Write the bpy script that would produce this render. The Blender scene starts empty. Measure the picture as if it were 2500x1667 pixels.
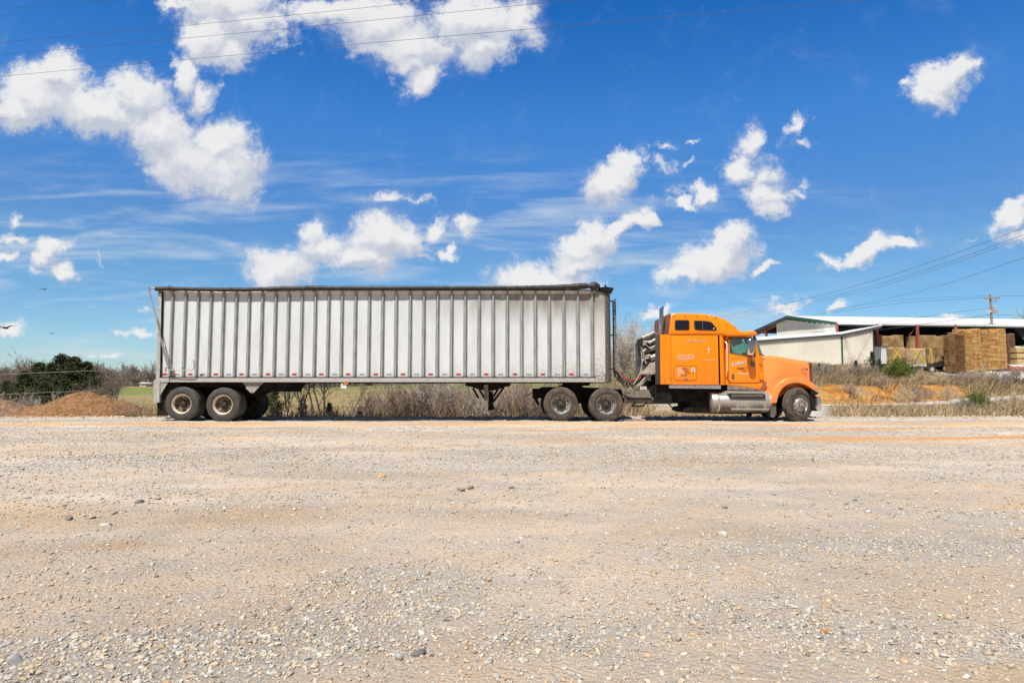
import bpy, bmesh, math, random
import numpy as np
from mathutils import Vector, Matrix
R = math.radians
scene = bpy.context.scene
col = scene.collection

# ---------------------------------------------------------------- camera
CH = 0.91                       # eye height above the gravel
FPX = 1667.0                    # focal length in photograph pixels (24 mm on 36 mm)
PITCH = math.atan(121.5 / FPX)
cam_d = bpy.data.cameras.new("camera"); cam = bpy.data.objects.new("camera", cam_d); col.objects.link(cam)
cam_d.sensor_width = 36; cam_d.lens = 24.0; cam_d.clip_start = 0.05; cam_d.clip_end = 6000
cam.location = (0, 0, CH); cam.rotation_euler = (R(90) + PITCH, 0, 0)
scene.camera = cam
scene.render.resolution_x = 1024; scene.render.resolution_y = 682
scene.view_settings.view_transform = 'Standard'; scene.view_settings.look = 'None'
EXPO = 0.32; scene.view_settings.exposure = EXPO; scene.view_settings.gamma = 1

def P(px, py, Y):
    """where a line of sight of the survey photograph meets the vertical plane at distance Y"""
    u = (px - 1250) / FPX; v = (833.5 - py) / FPX
    d = Vector((u, math.cos(PITCH) - v * math.sin(PITCH), math.sin(PITCH) + v * math.cos(PITCH)))
    t = Y / d.y
    return Vector((d.x * t, Y, CH + d.z * t))
def SK(px, py):
    p = P(px, py, 1.0); return p.x, p.z - CH

# ---------------------------------------------------------------- node helpers
class NT:
    def __init__(s, nt): s.nt = nt; s.n = nt.nodes; s.l = nt.links
    def new(s, t, ins=None, **kw):
        n = s.n.new(t)
        for k, v in kw.items(): setattr(n, k, v)
        if ins:
            for k, v in ins.items(): s.put(n.inputs[k], v)
        return n
    def put(s, sock, v):
        if isinstance(v, bpy.types.NodeSocket): s.l.new(v, sock)
        elif v is not None:
            if isinstance(v, (tuple, list)) and sock.type == 'RGBA' and len(v) == 3: v = (*v, 1)
            sock.default_value = v
    def m(s, op, a, b=None, c=None, clamp=False):
        n = s.new('ShaderNodeMath', operation=op, use_clamp=clamp)
        s.put(n.inputs[0], a)
        if b is not None: s.put(n.inputs[1], b)
        if c is not None: s.put(n.inputs[2], c)
        return n.outputs[0]
    def mr(s, v, a, b, c=0.0, d=1.0, smooth=True):
        n = s.new('ShaderNodeMapRange', interpolation_type='SMOOTHSTEP' if smooth else 'LINEAR')
        for i, x in enumerate((v, a, b, c, d)): s.put(n.inputs[i], x)
        return n.outputs[0]
    def mix(s, f, a, b, mode='MIX'):
        n = s.new('ShaderNodeMix', data_type='RGBA', blend_type=mode)
        s.put(n.inputs[0], f); s.put(n.inputs[6], a); s.put(n.inputs[7], b)
        return n.outputs[2]
    def noise(s, vec, scale, detail=4, rough=0.55, dim='3D', out='Fac', dist=0.0):
        n = s.new('ShaderNodeTexNoise', noise_dimensions=dim)
        s.put(n.inputs['Vector'], vec); s.put(n.inputs['Scale'], scale)
        n.inputs['Detail'].default_value = detail; n.inputs['Roughness'].default_value = rough
        n.inputs['Distortion'].default_value = dist
        return n.outputs[out]
    def vm(s, op, a, b=None, scale=None):
        n = s.new('ShaderNodeVectorMath', operation=op)
        s.put(n.inputs[0], a)
        if b is not None: s.put(n.inputs[1], b)
        if scale is not None: s.put(n.inputs[3], scale)
        return n.outputs[0]

# ---------------------------------------------------------------- sun and sky
TO_SUN = Vector((-0.42, -1.0, 1.87)).normalized()
SUN_EL = math.asin(TO_SUN.z); SUN_ROT = math.atan2(TO_SUN.x, TO_SUN.y)
sun_d = bpy.data.lights.new("sun", 'SUN'); sun_d.energy = 4.9; sun_d.angle = R(0.5); sun_d.color = (1.0, 0.94, 0.85)
sun = bpy.data.objects.new("sun", sun_d); col.objects.link(sun); sun.location = (-10, -30, 60)
sun.rotation_euler = (-TO_SUN).to_track_quat('-Z', 'Y').to_euler()

world = bpy.data.worlds.new("World"); scene.world = world; world.use_nodes = True
world.node_tree.nodes.clear(); w = NT(world.node_tree)
STR = 0.06
# puffs of the cumulus clouds: photograph px centre, half axes, rotation in degrees, strength
PUFF = [(95,235,115,72,0,1),(140,185,62,55,-20,1),(55,265,70,55,0,1),(235,262,120,62,6,1),(335,228,78,60,20,1),
 (400,320,110,80,35,1),(470,385,125,88,30,1),(560,405,72,88,-20,1),(545,340,70,60,30,1),(455,185,30,48,-8,1),(490,225,38,52,-25,.75),
 (560,22,120,75,0,1),(505,95,60,62,0,1),(610,72,95,52,0,1),(560,130,70,40,0,.8),(790,38,120,38,0,.8),(920,50,120,60,0,1),(980,100,120,72,10,1),
 (1000,140,58,40,0,1),(1030,180,52,32,-55,1),(1150,55,130,72,0,.95),(1185,120,84,52,-15,1),(1265,55,60,72,0,.8),(430,8,62,26,15,.7),(690,100,60,25,0,.5),
 (690,655,88,62,10,1),(775,560,46,52,0,.85),(798,600,56,44,0,1),(925,575,92,62,-14,1),(900,628,80,50,0,1),(985,585,55,52,20,1),(1068,556,22,42,30,.75),(1126,558,28,34,-20,.75),
 (1022,628,46,18,0,.6),(1087,615,32,16,0,.8),(945,478,76,19,0,.6),(1030,486,60,12,0,.45),
 (1325,690,130,52,5,1),(1400,640,70,44,-10,.9),(1402,600,62,30,-5,.95),(1450,580,66,40,-50,1),(1520,540,82,26,-38,1),(1572,524,30,20,0,1),(1425,600,80,18,-50,.8),
 (1500,432,76,46,-25,1),(1540,400,36,42,0,1),(1614,352,30,12,-18,.55),(1670,338,22,8,-15,.5),(1618,408,34,20,50,.55),(1670,390,28,10,-40,.5),(1640,470,30,30,0,.4),
 (1660,502,34,16,10,.9),(1716,484,38,28,20,1),(1800,412,44,36,0,1),(1835,355,42,44,-40,.7),(1872,430,50,50,0,.75),(1870,482,52,44,20,1),(1882,515,36,28,0,1),(1930,480,44,14,0,.6),
 (1945,310,16,54,24,.6),(1962,352,24,16,20,.5),(1955,455,14,28,25,.5),
 (1740,645,118,52,-14,1),(1780,600,66,40,-25,1),(1690,672,70,28,0,1),(1866,662,36,11,-25,.9),(1850,625,40,14,-20,.5),
 (2300,205,80,52,-30,1),(2270,240,56,36,10,.9),(2335,180,56,32,-50,.9),(2376,160,30,18,-20,.6),(2212,208,26,12,-25,.6),
 (2105,602,80,26,-30,1),(2190,580,74,18,-4,1),(2045,622,52,15,5,.8),(2250,550,16,10,0,.4),
 (2480,520,74,34,-35,.85),(2500,565,66,26,0,.85),(2435,545,50,20,-20,.6),(2365,570,26,8,-40,.4),
 (1600,756,58,16,-18,.85),(1925,755,62,14,-8,.7),(2040,750,28,18,-40,.8),(2320,764,38,16,-10,.6),(1925,770,40,10,0,.7),
 (128,610,40,28,-15,.9),(110,640,26,34,0,.9),(152,662,40,22,25,.8),(22,600,62,16,0,.6),(20,555,16,34,15,.6),(8,645,34,18,0,.8),(92,678,26,16,20,.6),
 (14,818,46,18,0,.8),(253,622,8,22,0,.5),(357,752,18,15,0,.5),(360,813,42,15,0,.8),(272,866,30,9,-8,.7),(176,870,20,9,-10,.5),(285,812,40,8,0,.5),(225,870,20,7,0,.6),(170,880,26,9,0,.6)]
grp = bpy.data.node_groups.new("cumulus_field", 'ShaderNodeTree')
grp.interface.new_socket("P", in_out='INPUT', socket_type='NodeSocketVector')
grp.interface.new_socket("F", in_out='OUTPUT', socket_type='NodeSocketFloat')
g = NT(grp); gi = g.new('NodeGroupInput'); go = g.new('NodeGroupOutput')
acc = None
for (cx, cy, rx, ry, ro, st) in PUFF:
    if cy > 450: rx *= .95; ry *= .95; st *= .96
    u, v = SK(cx, cy)
    mp = g.new('ShaderNodeMapping', {'Vector': gi.outputs[0]}, vector_type='TEXTURE')
    mp.inputs['Location'].default_value = (u, v, 0); mp.inputs['Rotation'].default_value = (0, 0, R(-ro))
    mp.inputs['Scale'].default_value = (rx * 1.72 / FPX, ry * 1.72 / FPX, 1)
    gr = g.new('ShaderNodeTexGradient', {'Vector': mp.outputs[0]}, gradient_type='SPHERICAL')
    f = g.m('MULTIPLY', gr.outputs[1], st)
    acc = f if acc is None else g.m('SMOOTH_MAX', acc, f, 0.12)
g.put(go.inputs[0], acc)
tc = w.new('ShaderNodeTexCoord'); sep = w.new('ShaderNodeSeparateXYZ', {0: tc.outputs['Generated']})
dy = w.m('MAXIMUM', w.m('ABSOLUTE', sep.outputs[1]), 0.02)
uu = w.m('DIVIDE', sep.outputs[0], dy); vv = w.m('DIVIDE', sep.outputs[2], dy)
front = w.m('GREATER_THAN', sep.outputs[1], 0.0)
uv = w.new('ShaderNodeCombineXYZ', {0: uu, 1: vv, 2: 0.0}).outputs[0]
def cent(c): return w.vm('SUBTRACT', c, (0.5, 0.5, 0.5))
d1 = w.vm('SCALE', cent(w.noise(uv, 9, 3, .55, out='Color')), scale=0.075)
d2 = w.vm('SCALE', cent(w.noise(uv, 42, 6, .66, out='Color')), scale=0.036)
flat2 = lambda v: w.vm('MULTIPLY', v, (1, 1, 0))
pd = flat2(w.vm('ADD', uv, w.vm('ADD', d1, d2)))
def field(off):
    n = w.new('ShaderNodeGroup'); n.node_tree = grp
    w.put(n.inputs[0], w.vm('ADD', pd, off)); return n.outputs[0]
F0 = field((0, 0, 0)); F1 = field((-0.005, 0.020, 0))
fine = w.noise(uv, 22, 10, .66, dist=.25)
fine2 = w.noise(w.vm('ADD', uv, (-0.004, 0.012, 0)), 22, 10, .66, dist=.25)
curl = w.noise(uv, 75, 6, .7, dist=1.2)
dens = w.m('ADD', w.m('ADD', F0, w.m('MULTIPLY', w.m('SUBTRACT', fine, .5), .95)), w.m('MULTIPLY', w.m('SUBTRACT', curl, .5), .42))
cover = w.m('MULTIPLY', w.mr(dens, .18, .62), w.mr(F0, .02, .24))
veil = w.m('MULTIPLY', w.mr(w.m('ADD', F0, w.m('MULTIPLY', w.m('SUBTRACT', w.noise(uv, 11, 8, .7, dist=.8), .5), .9)), .10, .75), .38)
cover = w.m('MAXIMUM', cover, veil)
cover = w.m('MULTIPLY', cover, front)
# thin streaks low in the sky
st_uv = w.vm('MULTIPLY', uv, (.85, 6.5, 1.0))
st = w.noise(st_uv, 4.6, 6, .58, dist=.5)
stm = w.m('MULTIPLY', w.mr(st, .44, .76, 0, .8), w.m('MULTIPLY', w.mr(vv, 0.0, .06), w.mr(vv, .40, .22)))
stm = w.m('MULTIPLY', stm, w.mr(uu, .62, .15, .12, 1))
stm = w.m('MULTIPLY', stm, front)
sky = w.new('ShaderNodeTexSky', sky_type='NISHITA', sun_disc=False)
sky.sun_elevation = SUN_EL; sky.sun_rotation = SUN_ROT
sky.altitude = 200; sky.air_density = 1.0; sky.dust_density = 0.6; sky.ozone_density = 2.5
hs = w.new('ShaderNodeHueSaturation', {'Color': sky.outputs[0], 'Hue': 0.502, 'Saturation': 1.30, 'Value': 1.0})
# deeper blue away from the sun; unseen zenith turned neutral to make shadows less blue
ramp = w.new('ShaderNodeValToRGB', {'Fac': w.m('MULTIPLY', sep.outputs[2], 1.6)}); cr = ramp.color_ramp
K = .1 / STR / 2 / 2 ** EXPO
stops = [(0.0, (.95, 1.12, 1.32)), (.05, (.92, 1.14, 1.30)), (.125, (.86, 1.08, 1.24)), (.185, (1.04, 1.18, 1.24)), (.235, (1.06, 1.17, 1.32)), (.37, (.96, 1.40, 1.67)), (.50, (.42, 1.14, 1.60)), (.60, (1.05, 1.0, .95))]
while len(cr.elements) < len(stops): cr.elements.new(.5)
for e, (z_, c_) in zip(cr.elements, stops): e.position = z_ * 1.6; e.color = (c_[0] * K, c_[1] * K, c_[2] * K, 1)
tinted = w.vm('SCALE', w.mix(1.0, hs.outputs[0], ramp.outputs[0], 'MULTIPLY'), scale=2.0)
skyc = w.mix(w.mr(sep.outputs[1], -.25, .1), w.vm('SCALE', sky.outputs[0], scale=.50), tinted)  # unseen sky behind the camera dimmed to weaken the fill light
shade = w.m('ADD', w.m('MULTIPLY', w.m('SUBTRACT', F1, F0), 3.0), w.m('MULTIPLY', w.m('SUBTRACT', fine2, fine), 1.6))
soft = w.noise(w.vm('ADD', pd, (.3, .1, 0)), 13, 5, .6)
shade = w.m('ADD', shade, w.m('MULTIPLY', w.m('SUBTRACT', soft, .47), 2.6))
shade = w.m('ADD', shade, w.mr(dens, .75, .25, 0, .22))
shade = w.m('ADD', shade, w.m('MULTIPLY', w.m('SUBTRACT', curl, .5), .9))
shade = w.mr(shade, -.75, 1.0)
ccol = w.mix(shade, (11.6, 11.55, 11.5), (7.3, 7.8, 9.0))
stc = (8.3, 9.4, 10.6)
c1 = w.mix(stm, skyc, stc)
c2 = w.mix(w.m('MULTIPLY', cover, .97), c1, ccol)
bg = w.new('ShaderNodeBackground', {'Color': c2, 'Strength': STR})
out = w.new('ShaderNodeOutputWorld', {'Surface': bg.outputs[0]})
try: world.cycles.sampling_method = 'MANUAL'; world.cycles.sample_map_resolution = 512
except Exception: pass

# ---------------------------------------------------------------- materials
MATS = {}
def mat(name, c, rough=.6, metal=0, var=0.0, vs=8.0, dirt=None, dirt_amt=0, dirt_scale=3.0, bump=0, bs=60, coat=0, c2=None, spec=.5, stretch=(1, 1, 1)):
    if name in MATS: return MATS[name]
    m = bpy.data.materials.new(name); m.use_nodes = True; m.node_tree.nodes.clear(); n = NT(m.node_tree)
    geo = n.new('ShaderNodeNewGeometry'); pos = n.vm('MULTIPLY', geo.outputs['Position'], stretch)
    base = (*c, 1)
    if var or c2:
        nz = n.noise(pos, vs, 5, .6)
        base = n.mix(n.mr(nz, .32, .68), tuple(x * (1 - var) for x in c), c2 or tuple(min(1, x * (1 + var)) for x in c))
    if dirt:
        nz = n.noise(pos, dirt_scale, 8, .7)
        base = n.mix(n.mr(nz, .68 - dirt_amt * .4, .82 - dirt_amt * .2, 0, min(1, .4 + dirt_amt)), base, dirt)
    b = n.new('ShaderNodeBsdfPrincipled', {'Base Color': base, 'Roughness': rough, 'Metallic': metal, 'Coat Weight': coat, 'Specular IOR Level': spec})
    if bump:
        bn = n.new('ShaderNodeBump', {'Height': n.noise(geo.outputs['Position'], bs, 4, .6), 'Strength': bump, 'Distance': .02})
        n.put(b.inputs['Normal'], bn.outputs[0])
    n.new('ShaderNodeOutputMaterial', {'Surface': b.outputs[0]})
    MATS[name] = m; return m

def attr_mat(name, rough=.9, var=.25, vs=40, attr='tint', trans=0, bump=0):
    m = bpy.data.materials.new(name); m.use_nodes = True; m.node_tree.nodes.clear(); n = NT(m.node_tree)
    a = n.new('ShaderNodeAttribute', attribute_name=attr)
    geo = n.new('ShaderNodeNewGeometry')
    nz = n.noise(geo.outputs['Position'], vs, 4, .6)
    k = n.mr(nz, .3, .7, 1 - var, 1 + var)
    c = n.vm('SCALE', a.outputs['Color'], scale=k)
    b = n.new('ShaderNodeBsdfPrincipled', {'Base Color': c, 'Roughness': rough, 'Specular IOR Level': .2})
    if bump:
        bn = n.new('ShaderNodeBump', {'Height': nz, 'Strength': bump, 'Distance': .01}); n.put(b.inputs['Normal'], bn.outputs[0])
    n.new('ShaderNodeOutputMaterial', {'Surface': b.outputs[0]})
    MATS[name] = m; return m

# ---------------------------------------------------------------- object helpers
def nth(k): return str(k) + ('th' if 10 < k % 100 < 14 else {1: 'st', 2: 'nd', 3: 'rd'}.get(k % 10, 'th'))
def tag(o, label=None, cat=None, group=None, kind=None):
    if label: o['label'] = label
    if cat: o['category'] = cat
    if group: o['group'] = group
    if kind: o['kind'] = kind
    return o
def empty(name, loc, label=None, cat=None, group=None):
    o = bpy.data.objects.new(name, None); col.objects.link(o); o.location = loc
    o.empty_display_size = .2
    return tag(o, label, cat, group)
def root_loc(p):
    v = Vector((0, 0, 0))
    while p is not None: v += p.location; p = p.parent
    return v
def link(name, me, m, parent=None):
    o = bpy.data.objects.new(name, me); col.objects.link(o)
    if m is not None: me.materials.append(m)
    if parent is not None:
        off = root_loc(parent)
        me.transform(Matrix.Translation(-off))
        o.parent = parent
    return o
def smooth(me, ang=35):
    me.polygons.foreach_set('use_smooth', [True] * len(me.polygons))
    me.set_sharp_from_angle(angle=R(ang))

class MB:
    """collects shapes and links them as one mesh object"""
    def __init__(s): s.v = []; s.f = []
    def add(s, vs, fs):
        b = len(s.v); s.v += [tuple(x) for x in vs]; s.f += [tuple(i + b for i in f) for f in fs]; return s
    def box(s, a, b):
        x0, y0, z0 = a; x1, y1, z1 = b
        if x0 > x1: x0, x1 = x1, x0
        if y0 > y1: y0, y1 = y1, y0
        if z0 > z1: z0, z1 = z1, z0
        return s.add([(x0,y0,z0),(x1,y0,z0),(x1,y1,z0),(x0,y1,z0),(x0,y0,z1),(x1,y0,z1),(x1,y1,z1),(x0,y1,z1)],
                     [(0,3,2,1),(4,5,6,7),(0,1,5,4),(1,2,6,5),(2,3,7,6),(3,0,4,7)])
    def prism(s, pts, d):
        """closed polygon pts extruded by vector d"""
        n = len(pts); d = Vector(d); pts = [Vector(p) for p in pts]
        s.add(pts + [p + d for p in pts], [tuple(range(n))[::-1], tuple(range(n, 2 * n))] + [(i, (i + 1) % n, n + (i + 1) % n, n + i) for i in range(n)])
        return s
    def side(s, pxs, Yn, Yf):
        return s.prism([P(a, b, Yn) for a, b in pxs], (0, Yf - Yn, 0))
    def tube(s, pts, r, n=8, cap=True):
        pts = [Vector(p) for p in pts]; rs = r if isinstance(r, (list, tuple)) else [r] * len(pts)
        base = len(s.v); prev = None
        for i, p in enumerate(pts):
            d = (pts[min(i + 1, len(pts) - 1)] - pts[max(i - 1, 0)]).normalized()
            a = d.orthogonal().normalized() if prev is None else (prev - d * prev.dot(d)).normalized()
            prev = a; b = d.cross(a)
            for k in range(n):
                t = 2 * math.pi * k / n
                s.v.append(tuple(p + (a * math.cos(t) + b * math.sin(t)) * rs[i]))
        for i in range(len(pts) - 1):
            for k in range(n):
                s.f.append((base + i * n + k, base + i * n + (k + 1) % n, base + (i + 1) * n + (k + 1) % n, base + (i + 1) * n + k))
        if cap:
            s.f.append(tuple(base + k for k in range(n))[::-1]); e = base + (len(pts) - 1) * n
            s.f.append(tuple(e + k for k in range(n)))
        return s
    def lathe(s, prof, c, n=40, axis='Y'):
        """prof: (radius, offset along axis)"""
        base = len(s.v); c = Vector(c)
        for (r, o) in prof:
            for k in range(n):
                t = 2 * math.pi * k / n
                if axis == 'Y': s.v.append(tuple(c + Vector((math.cos(t) * r, o, math.sin(t) * r))))
                elif axis == 'X': s.v.append(tuple(c + Vector((o, math.cos(t) * r, math.sin(t) * r))))
                else: s.v.append(tuple(c + Vector((math.cos(t) * r, math.sin(t) * r, o))))
        for i in range(len(prof) - 1):
            for k in range(n):
                s.f.append((base + i * n + k, base + i * n + (k + 1) % n, base + (i + 1) * n + (k + 1) % n, base + (i + 1) * n + k))
        return s
    def build(s, name, m, parent=None, sm=None):
        me = bpy.data.meshes.new(name); me.from_pydata(s.v, [], s.f)
        bm = bmesh.new(); bm.from_mesh(me); bmesh.ops.recalc_face_normals(bm, faces=bm.faces); bm.to_mesh(me); bm.free()
        if sm: smooth(me, sm)
        return link(name, me, m, parent)

def slab(name, pxs, Yn, Yf, m, parent, bev=.03, seg=3, draft=None, sm=40, sub=0):
    """side outline extruded through the vehicle with rounded rims; draft(v) may bend it"""
    bm = bmesh.new(); vs = [bm.verts.new(P(a, b, Yn)) for a, b in pxs]; f = bm.faces.new(vs)
    ex = bmesh.ops.extrude_face_region(bm, geom=[f]); nv = [e for e in ex['geom'] if isinstance(e, bmesh.types.BMVert)]
    for v in nv: v.co.y += (Yf - Yn)
    bmesh.ops.recalc_face_normals(bm, faces=bm.faces)
    if bev:
        es = [e for e in bm.edges if abs(e.verts[0].co.y - e.verts[1].co.y) < 1e-6]
        bmesh.ops.bevel(bm, geom=es, offset=bev, segments=seg, profile=.5, affect='EDGES', clamp_overlap=True)
    if draft:
        for v in bm.verts: draft(v.co)
    me = bpy.data.meshes.new(name); bm.to_mesh(me); bm.free()
    if sm: smooth(me, sm)
    return link(name, me, m, parent)

def np_mesh(name, V, F, m, parent=None, tint=None, smooth_all=False, shift=True):
    """V (n,3), F (k,3 or 4) arrays"""
    me = bpy.data.meshes.new(name); V = np.asarray(V, np.float32); F = np.asarray(F, np.int32)
    me.vertices.add(len(V)); me.vertices.foreach_set('co', V.ravel())
    k = F.shape[1]; me.loops.add(F.size); me.loops.foreach_set('vertex_index', F.ravel())
    me.polygons.add(len(F)); me.polygons.foreach_set('loop_start', np.arange(0, F.size, k, dtype=np.int32))
    me.polygons.foreach_set('loop_total', np.full(len(F), k, np.int32))
    if smooth_all: me.polygons.foreach_set('use_smooth', np.ones(len(F), bool))
    me.update(calc_edges=True)
    if tint is not None:
        a = me.attributes.new('tint', 'FLOAT_COLOR', 'POINT')
        T = np.ones((len(V), 4), np.float32); T[:, :3] = tint; a.data.foreach_set('color', T.ravel())
    return link(name, me, m, parent)
def copy_tree(o, loc=None, rz=None, parent=None, scale=None, label=None):
    c = o.copy(); col.objects.link(c); c.parent = parent
    if loc is not None: c.location = loc
    if rz is not None: c.rotation_euler = (0, 0, rz)
    if scale is not None: c.scale = scale
    if label: c['label'] = label
    for ch in list(o.children): copy_tree(ch, parent=c)
    return c

def sstep(x, a, b):
    t = np.clip((x - a) / (b - a), 0, 1); return t * t * (3 - 2 * t)
def vnoise(x, y, seed=0):
    xi = np.floor(x).astype(np.int64); yi = np.floor(y).astype(np.int64); fx = x - xi; fy = y - yi
    fx = fx * fx * (3 - 2 * fx); fy = fy * fy * (3 - 2 * fy)
    def h(a, b):
        n = (a * 374761393 + b * 668265263 + seed * 1442695041) & 0xffffffff
        n = ((n ^ (n >> 13)) * 1274126177) & 0xffffffff
        return ((n ^ (n >> 16)) & 0xffff) / 65535.0
    return (h(xi, yi) * (1 - fx) + h(xi + 1, yi) * fx) * (1 - fy) + (h(xi, yi + 1) * (1 - fx) + h(xi + 1, yi + 1) * fx) * fy
def fbm(x, y, o=4, seed=0):
    s = 0; a = .5; t = 0
    for i in range(o): s = s + a * vnoise(x * 2 ** i, y * 2 ** i, seed + i); t += a; a *= .5
    return s / t - .5
# ---------------------------------------------------------------- terrain
RX = [-40, 4, 12, 19.3, 26, 34, 45, 62, 90]; RY = [44, 44, 43, 43.5, 46, 51, 60, 74, 95]; RZ = [-.1, 0, 0, 0, .0, .12, .35, .7, 1.0]
def road_y(x): return np.interp(x, RX, RY)
def road_z(x): return np.interp(x, RX, RZ)
def edge_y(x): return 23.9 + .5 * fbm(x * .35, x * 0 + 3.3, 3, 5) * 2 + np.where(x > 10, np.clip((x - 10) * .02, 0, .5), 0)
def hgt(x, y):
    x = np.asarray(x, float); y = np.asarray(y, float)
    ey = edge_y(x)
    pad = .05 * fbm(x * .5, y * .5, 3, 1) * sstep(y, 3, 8) + .035 * fbm(x * 2.2, y * 2.2, 3, 2) + .03 * np.exp(-((y - ey + .35) / .3) ** 2)
    # fields behind the truck
    H = np.interp(x, [-400, -170, -99, -70, -54, 36, 80, 400], [3.3, 3.1, 2.0, 2.7, 3.6, 5.8, 6.6, 7])
    valley = -1.15 + .25 * fbm(x * .1, y * .1, 3, 7)
    fld = valley + (H + 1.15) * sstep(y, 48, 330) ** .8 + 7 * sstep(y, 350, 1400)
    low = -1.0 * sstep(y, ey, ey + 3.5)
    back = np.where(y < 45, low + (valley + 1.0) * sstep(y, 28, 45), fld)
    # the level strip and the bank on the right
    ry = road_y(x); rz = road_z(x)
    s = y - ry - 2.2
    bank = rz + 1.25 * sstep(s, 0, 3.2 + 1.2 * fbm(x * .5, y * .1, 2, 9)) + (2.9 - .55 * sstep(x, 35, 58)) * sstep(s, 1.5, 36)
    bank = bank + .35 * fbm(x * .35, y * .35, 4, 11) * sstep(s, .5, 4) * (1 - sstep(y, 78, 90))
    mk = sstep(x / np.maximum(y, 1), .27, .38)
    bank = bank + .115 * np.clip(y - 92, 0, 60) * sstep(x / np.maximum(y, 1), .665, .70)
    flat = np.where(s > 0, bank * mk + (1 - mk) * (rz * 1), rz * sstep(y, 24, 44))
    dip = -.28 * sstep(y, ey, ey + 1.5) * (1 - sstep(y, ry - 5, ry - 2.5)) * (1 - np.exp(-((x / np.maximum(y, 1) - .43) / .04) ** 2))
    flat = flat + dip
    mr = sstep(x, 1.5, 7)
    fl2 = flat * mk + (1 - mk) * np.where(y > 47, fld * sstep(y, 47, 75) + flat * (1 - sstep(y, 47, 75)), flat)
    z = back * (1 - mr) + fl2 * mr
    far = z
    t = sstep(y, ey - .1, ey + .25)
    zz = pad * (1 - t) + far * t
    return np.where(y < 23, pad, zz)

gy = np.concatenate([np.arange(-8, 23, .09), np.arange(23, 30, .12), np.arange(30, 60, .35), np.geomspace(60, 1600, 140)])
gx = np.concatenate([-np.geomspace(22, 1500, 110)[::-1], np.arange(-21.9, 26, .12), np.arange(26, 60, .45), np.geomspace(60.5, 1500, 90)])
X, Y = np.meshgrid(gx, gy); Z = hgt(X, Y)
V = np.stack([X.ravel(), Y.ravel(), Z.ravel()], 1)
nx, ny = len(gx), len(gy); I = np.arange(nx * ny).reshape(ny, nx)
F = np.stack([I[:-1, :-1].ravel(), I[:-1, 1:].ravel(), I[1:, 1:].ravel(), I[1:, :-1].ravel()], 1)

gm = bpy.data.materials.new("ground"); gm.use_nodes = True; gm.node_tree.nodes.clear(); n = NT(gm.node_tree)
geo = n.new('ShaderNodeNewGeometry'); pos = geo.outputs['Position']
sp = n.new('ShaderNodeSeparateXYZ', {0: pos}); gx_, gy_ = sp.outputs[0], sp.outputs[1]
sand = n.mix(n.mr(n.noise(pos, .55, 5, .6), .38, .62), (.57, .46, .345), (.62, .53, .43))
sand = n.mix(n.mr(n.noise(pos, 2.3, 5, .65), .42, .68), sand, (.50, .445, .38))
gravel = n.mix(n.noise(pos, 26, 6, .75), (.27, .252, .235), (.60, .575, .54))
att0 = n.new('ShaderNodeAttribute', attribute_name='zone'); zb_ = n.new('ShaderNodeSeparateColor', {0: att0.outputs['Color']}).outputs[2]
gm_ = n.m('MAXIMUM', n.mr(n.noise(n.vm('MULTIPLY', pos, (.45, 1, 1)), .9, 5, .6), .50, .62, 0, .6), n.mr(n.m('ADD', zb_, n.m('MULTIPLY', n.m('SUBTRACT', n.noise(pos, 6, 4, .6), .5), .5)), .35, .75))
c = n.mix(n.m('MULTIPLY', gm_, .62), sand, gravel)
# clay: broad faint patches, and smears along the wheel tracks
str_ = n.noise(n.vm('MULTIPLY', pos, (.16, 1.3, 1)), 1.1, 5, .62)
wob = n.m('MULTIPLY', n.m('SUBTRACT', n.noise(n.vm('MULTIPLY', pos, (.25, .25, 1)), .8, 3, .5), .5), 2.4)
def band(y0, hw, x0=None, x1=None, slope=0.0, k=1):
    yy = n.m('ADD', n.m('ADD', gy_, n.m('MULTIPLY', gx_, -slope)), n.m('MULTIPLY', wob, k))
    b = n.mr(n.m('ABSOLUTE', n.m('SUBTRACT', yy, y0)), hw, hw * .35)
    if x0 is not None: b = n.m('MULTIPLY', b, n.mr(gx_, x0, x1))
    return b
b1 = n.m('MULTIPLY', band(19.1, 1.05, k=.5), n.mr(str_, .28, .5, .45, 1))
b2 = n.m('MULTIPLY', band(12.7, .95, .5, 7.0, .10, 1.5), n.mr(str_, .34, .56, .12, .9))
b3 = n.m('MULTIPLY', band(16.2, .5, -3, 2.0, .03), n.mr(str_, .40, .56, .1, .95))
b4 = n.m('MULTIPLY', band(10.4, .8, 7, 9, .12), n.mr(str_, .42, .56))
pt = n.m('MAXIMUM', n.mr(n.noise(n.vm('MULTIPLY', pos, (.5, 1, 1)), .62, 4, .6, dist=.4), .54, .68, 0, .7), n.mr(n.noise(pos, 3.1, 5, .7), .60, .72, 0, .45))
spots = None
for (sx_, sy_, rx_, ry_, a_) in ((-1.95, 5.0, .75, .55, .75), (-3.5, 5.0, 1.1, .5, .7), (-2.3, 4.1, .35, .12, 1.0), (2.9, 8.7, 1.8, .55, .55), (-7.5, 15.2, 3.2, .7, .7), (-1.2, 7.6, .9, .4, .35), (1.6, 2.15, .35, .2, .6), (.2, 14.3, 3.5, .5, .6)):
    dd = n.m('ADD', n.m('POWER', n.m('DIVIDE', n.m('SUBTRACT', gx_, sx_), rx_), 2.0), n.m('POWER', n.m('DIVIDE', n.m('SUBTRACT', gy_, sy_), ry_), 2.0))
    dd = n.m('MULTIPLY', n.mr(n.m('ADD', dd, n.m('MULTIPLY', n.m('SUBTRACT', n.noise(pos, 5, 6, .75), .5), 3.0)), 1.9, -.5), a_ * .72)
    spots = dd if spots is None else n.m('MAXIMUM', spots, dd)
c = n.mix(pt, c, (.56, .39, .235)); c = n.mix(spots, c, (.50, .335, .19))
c = n.mix(n.m('MULTIPLY', b1, .95), c, (.64, .40, .215))
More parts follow.
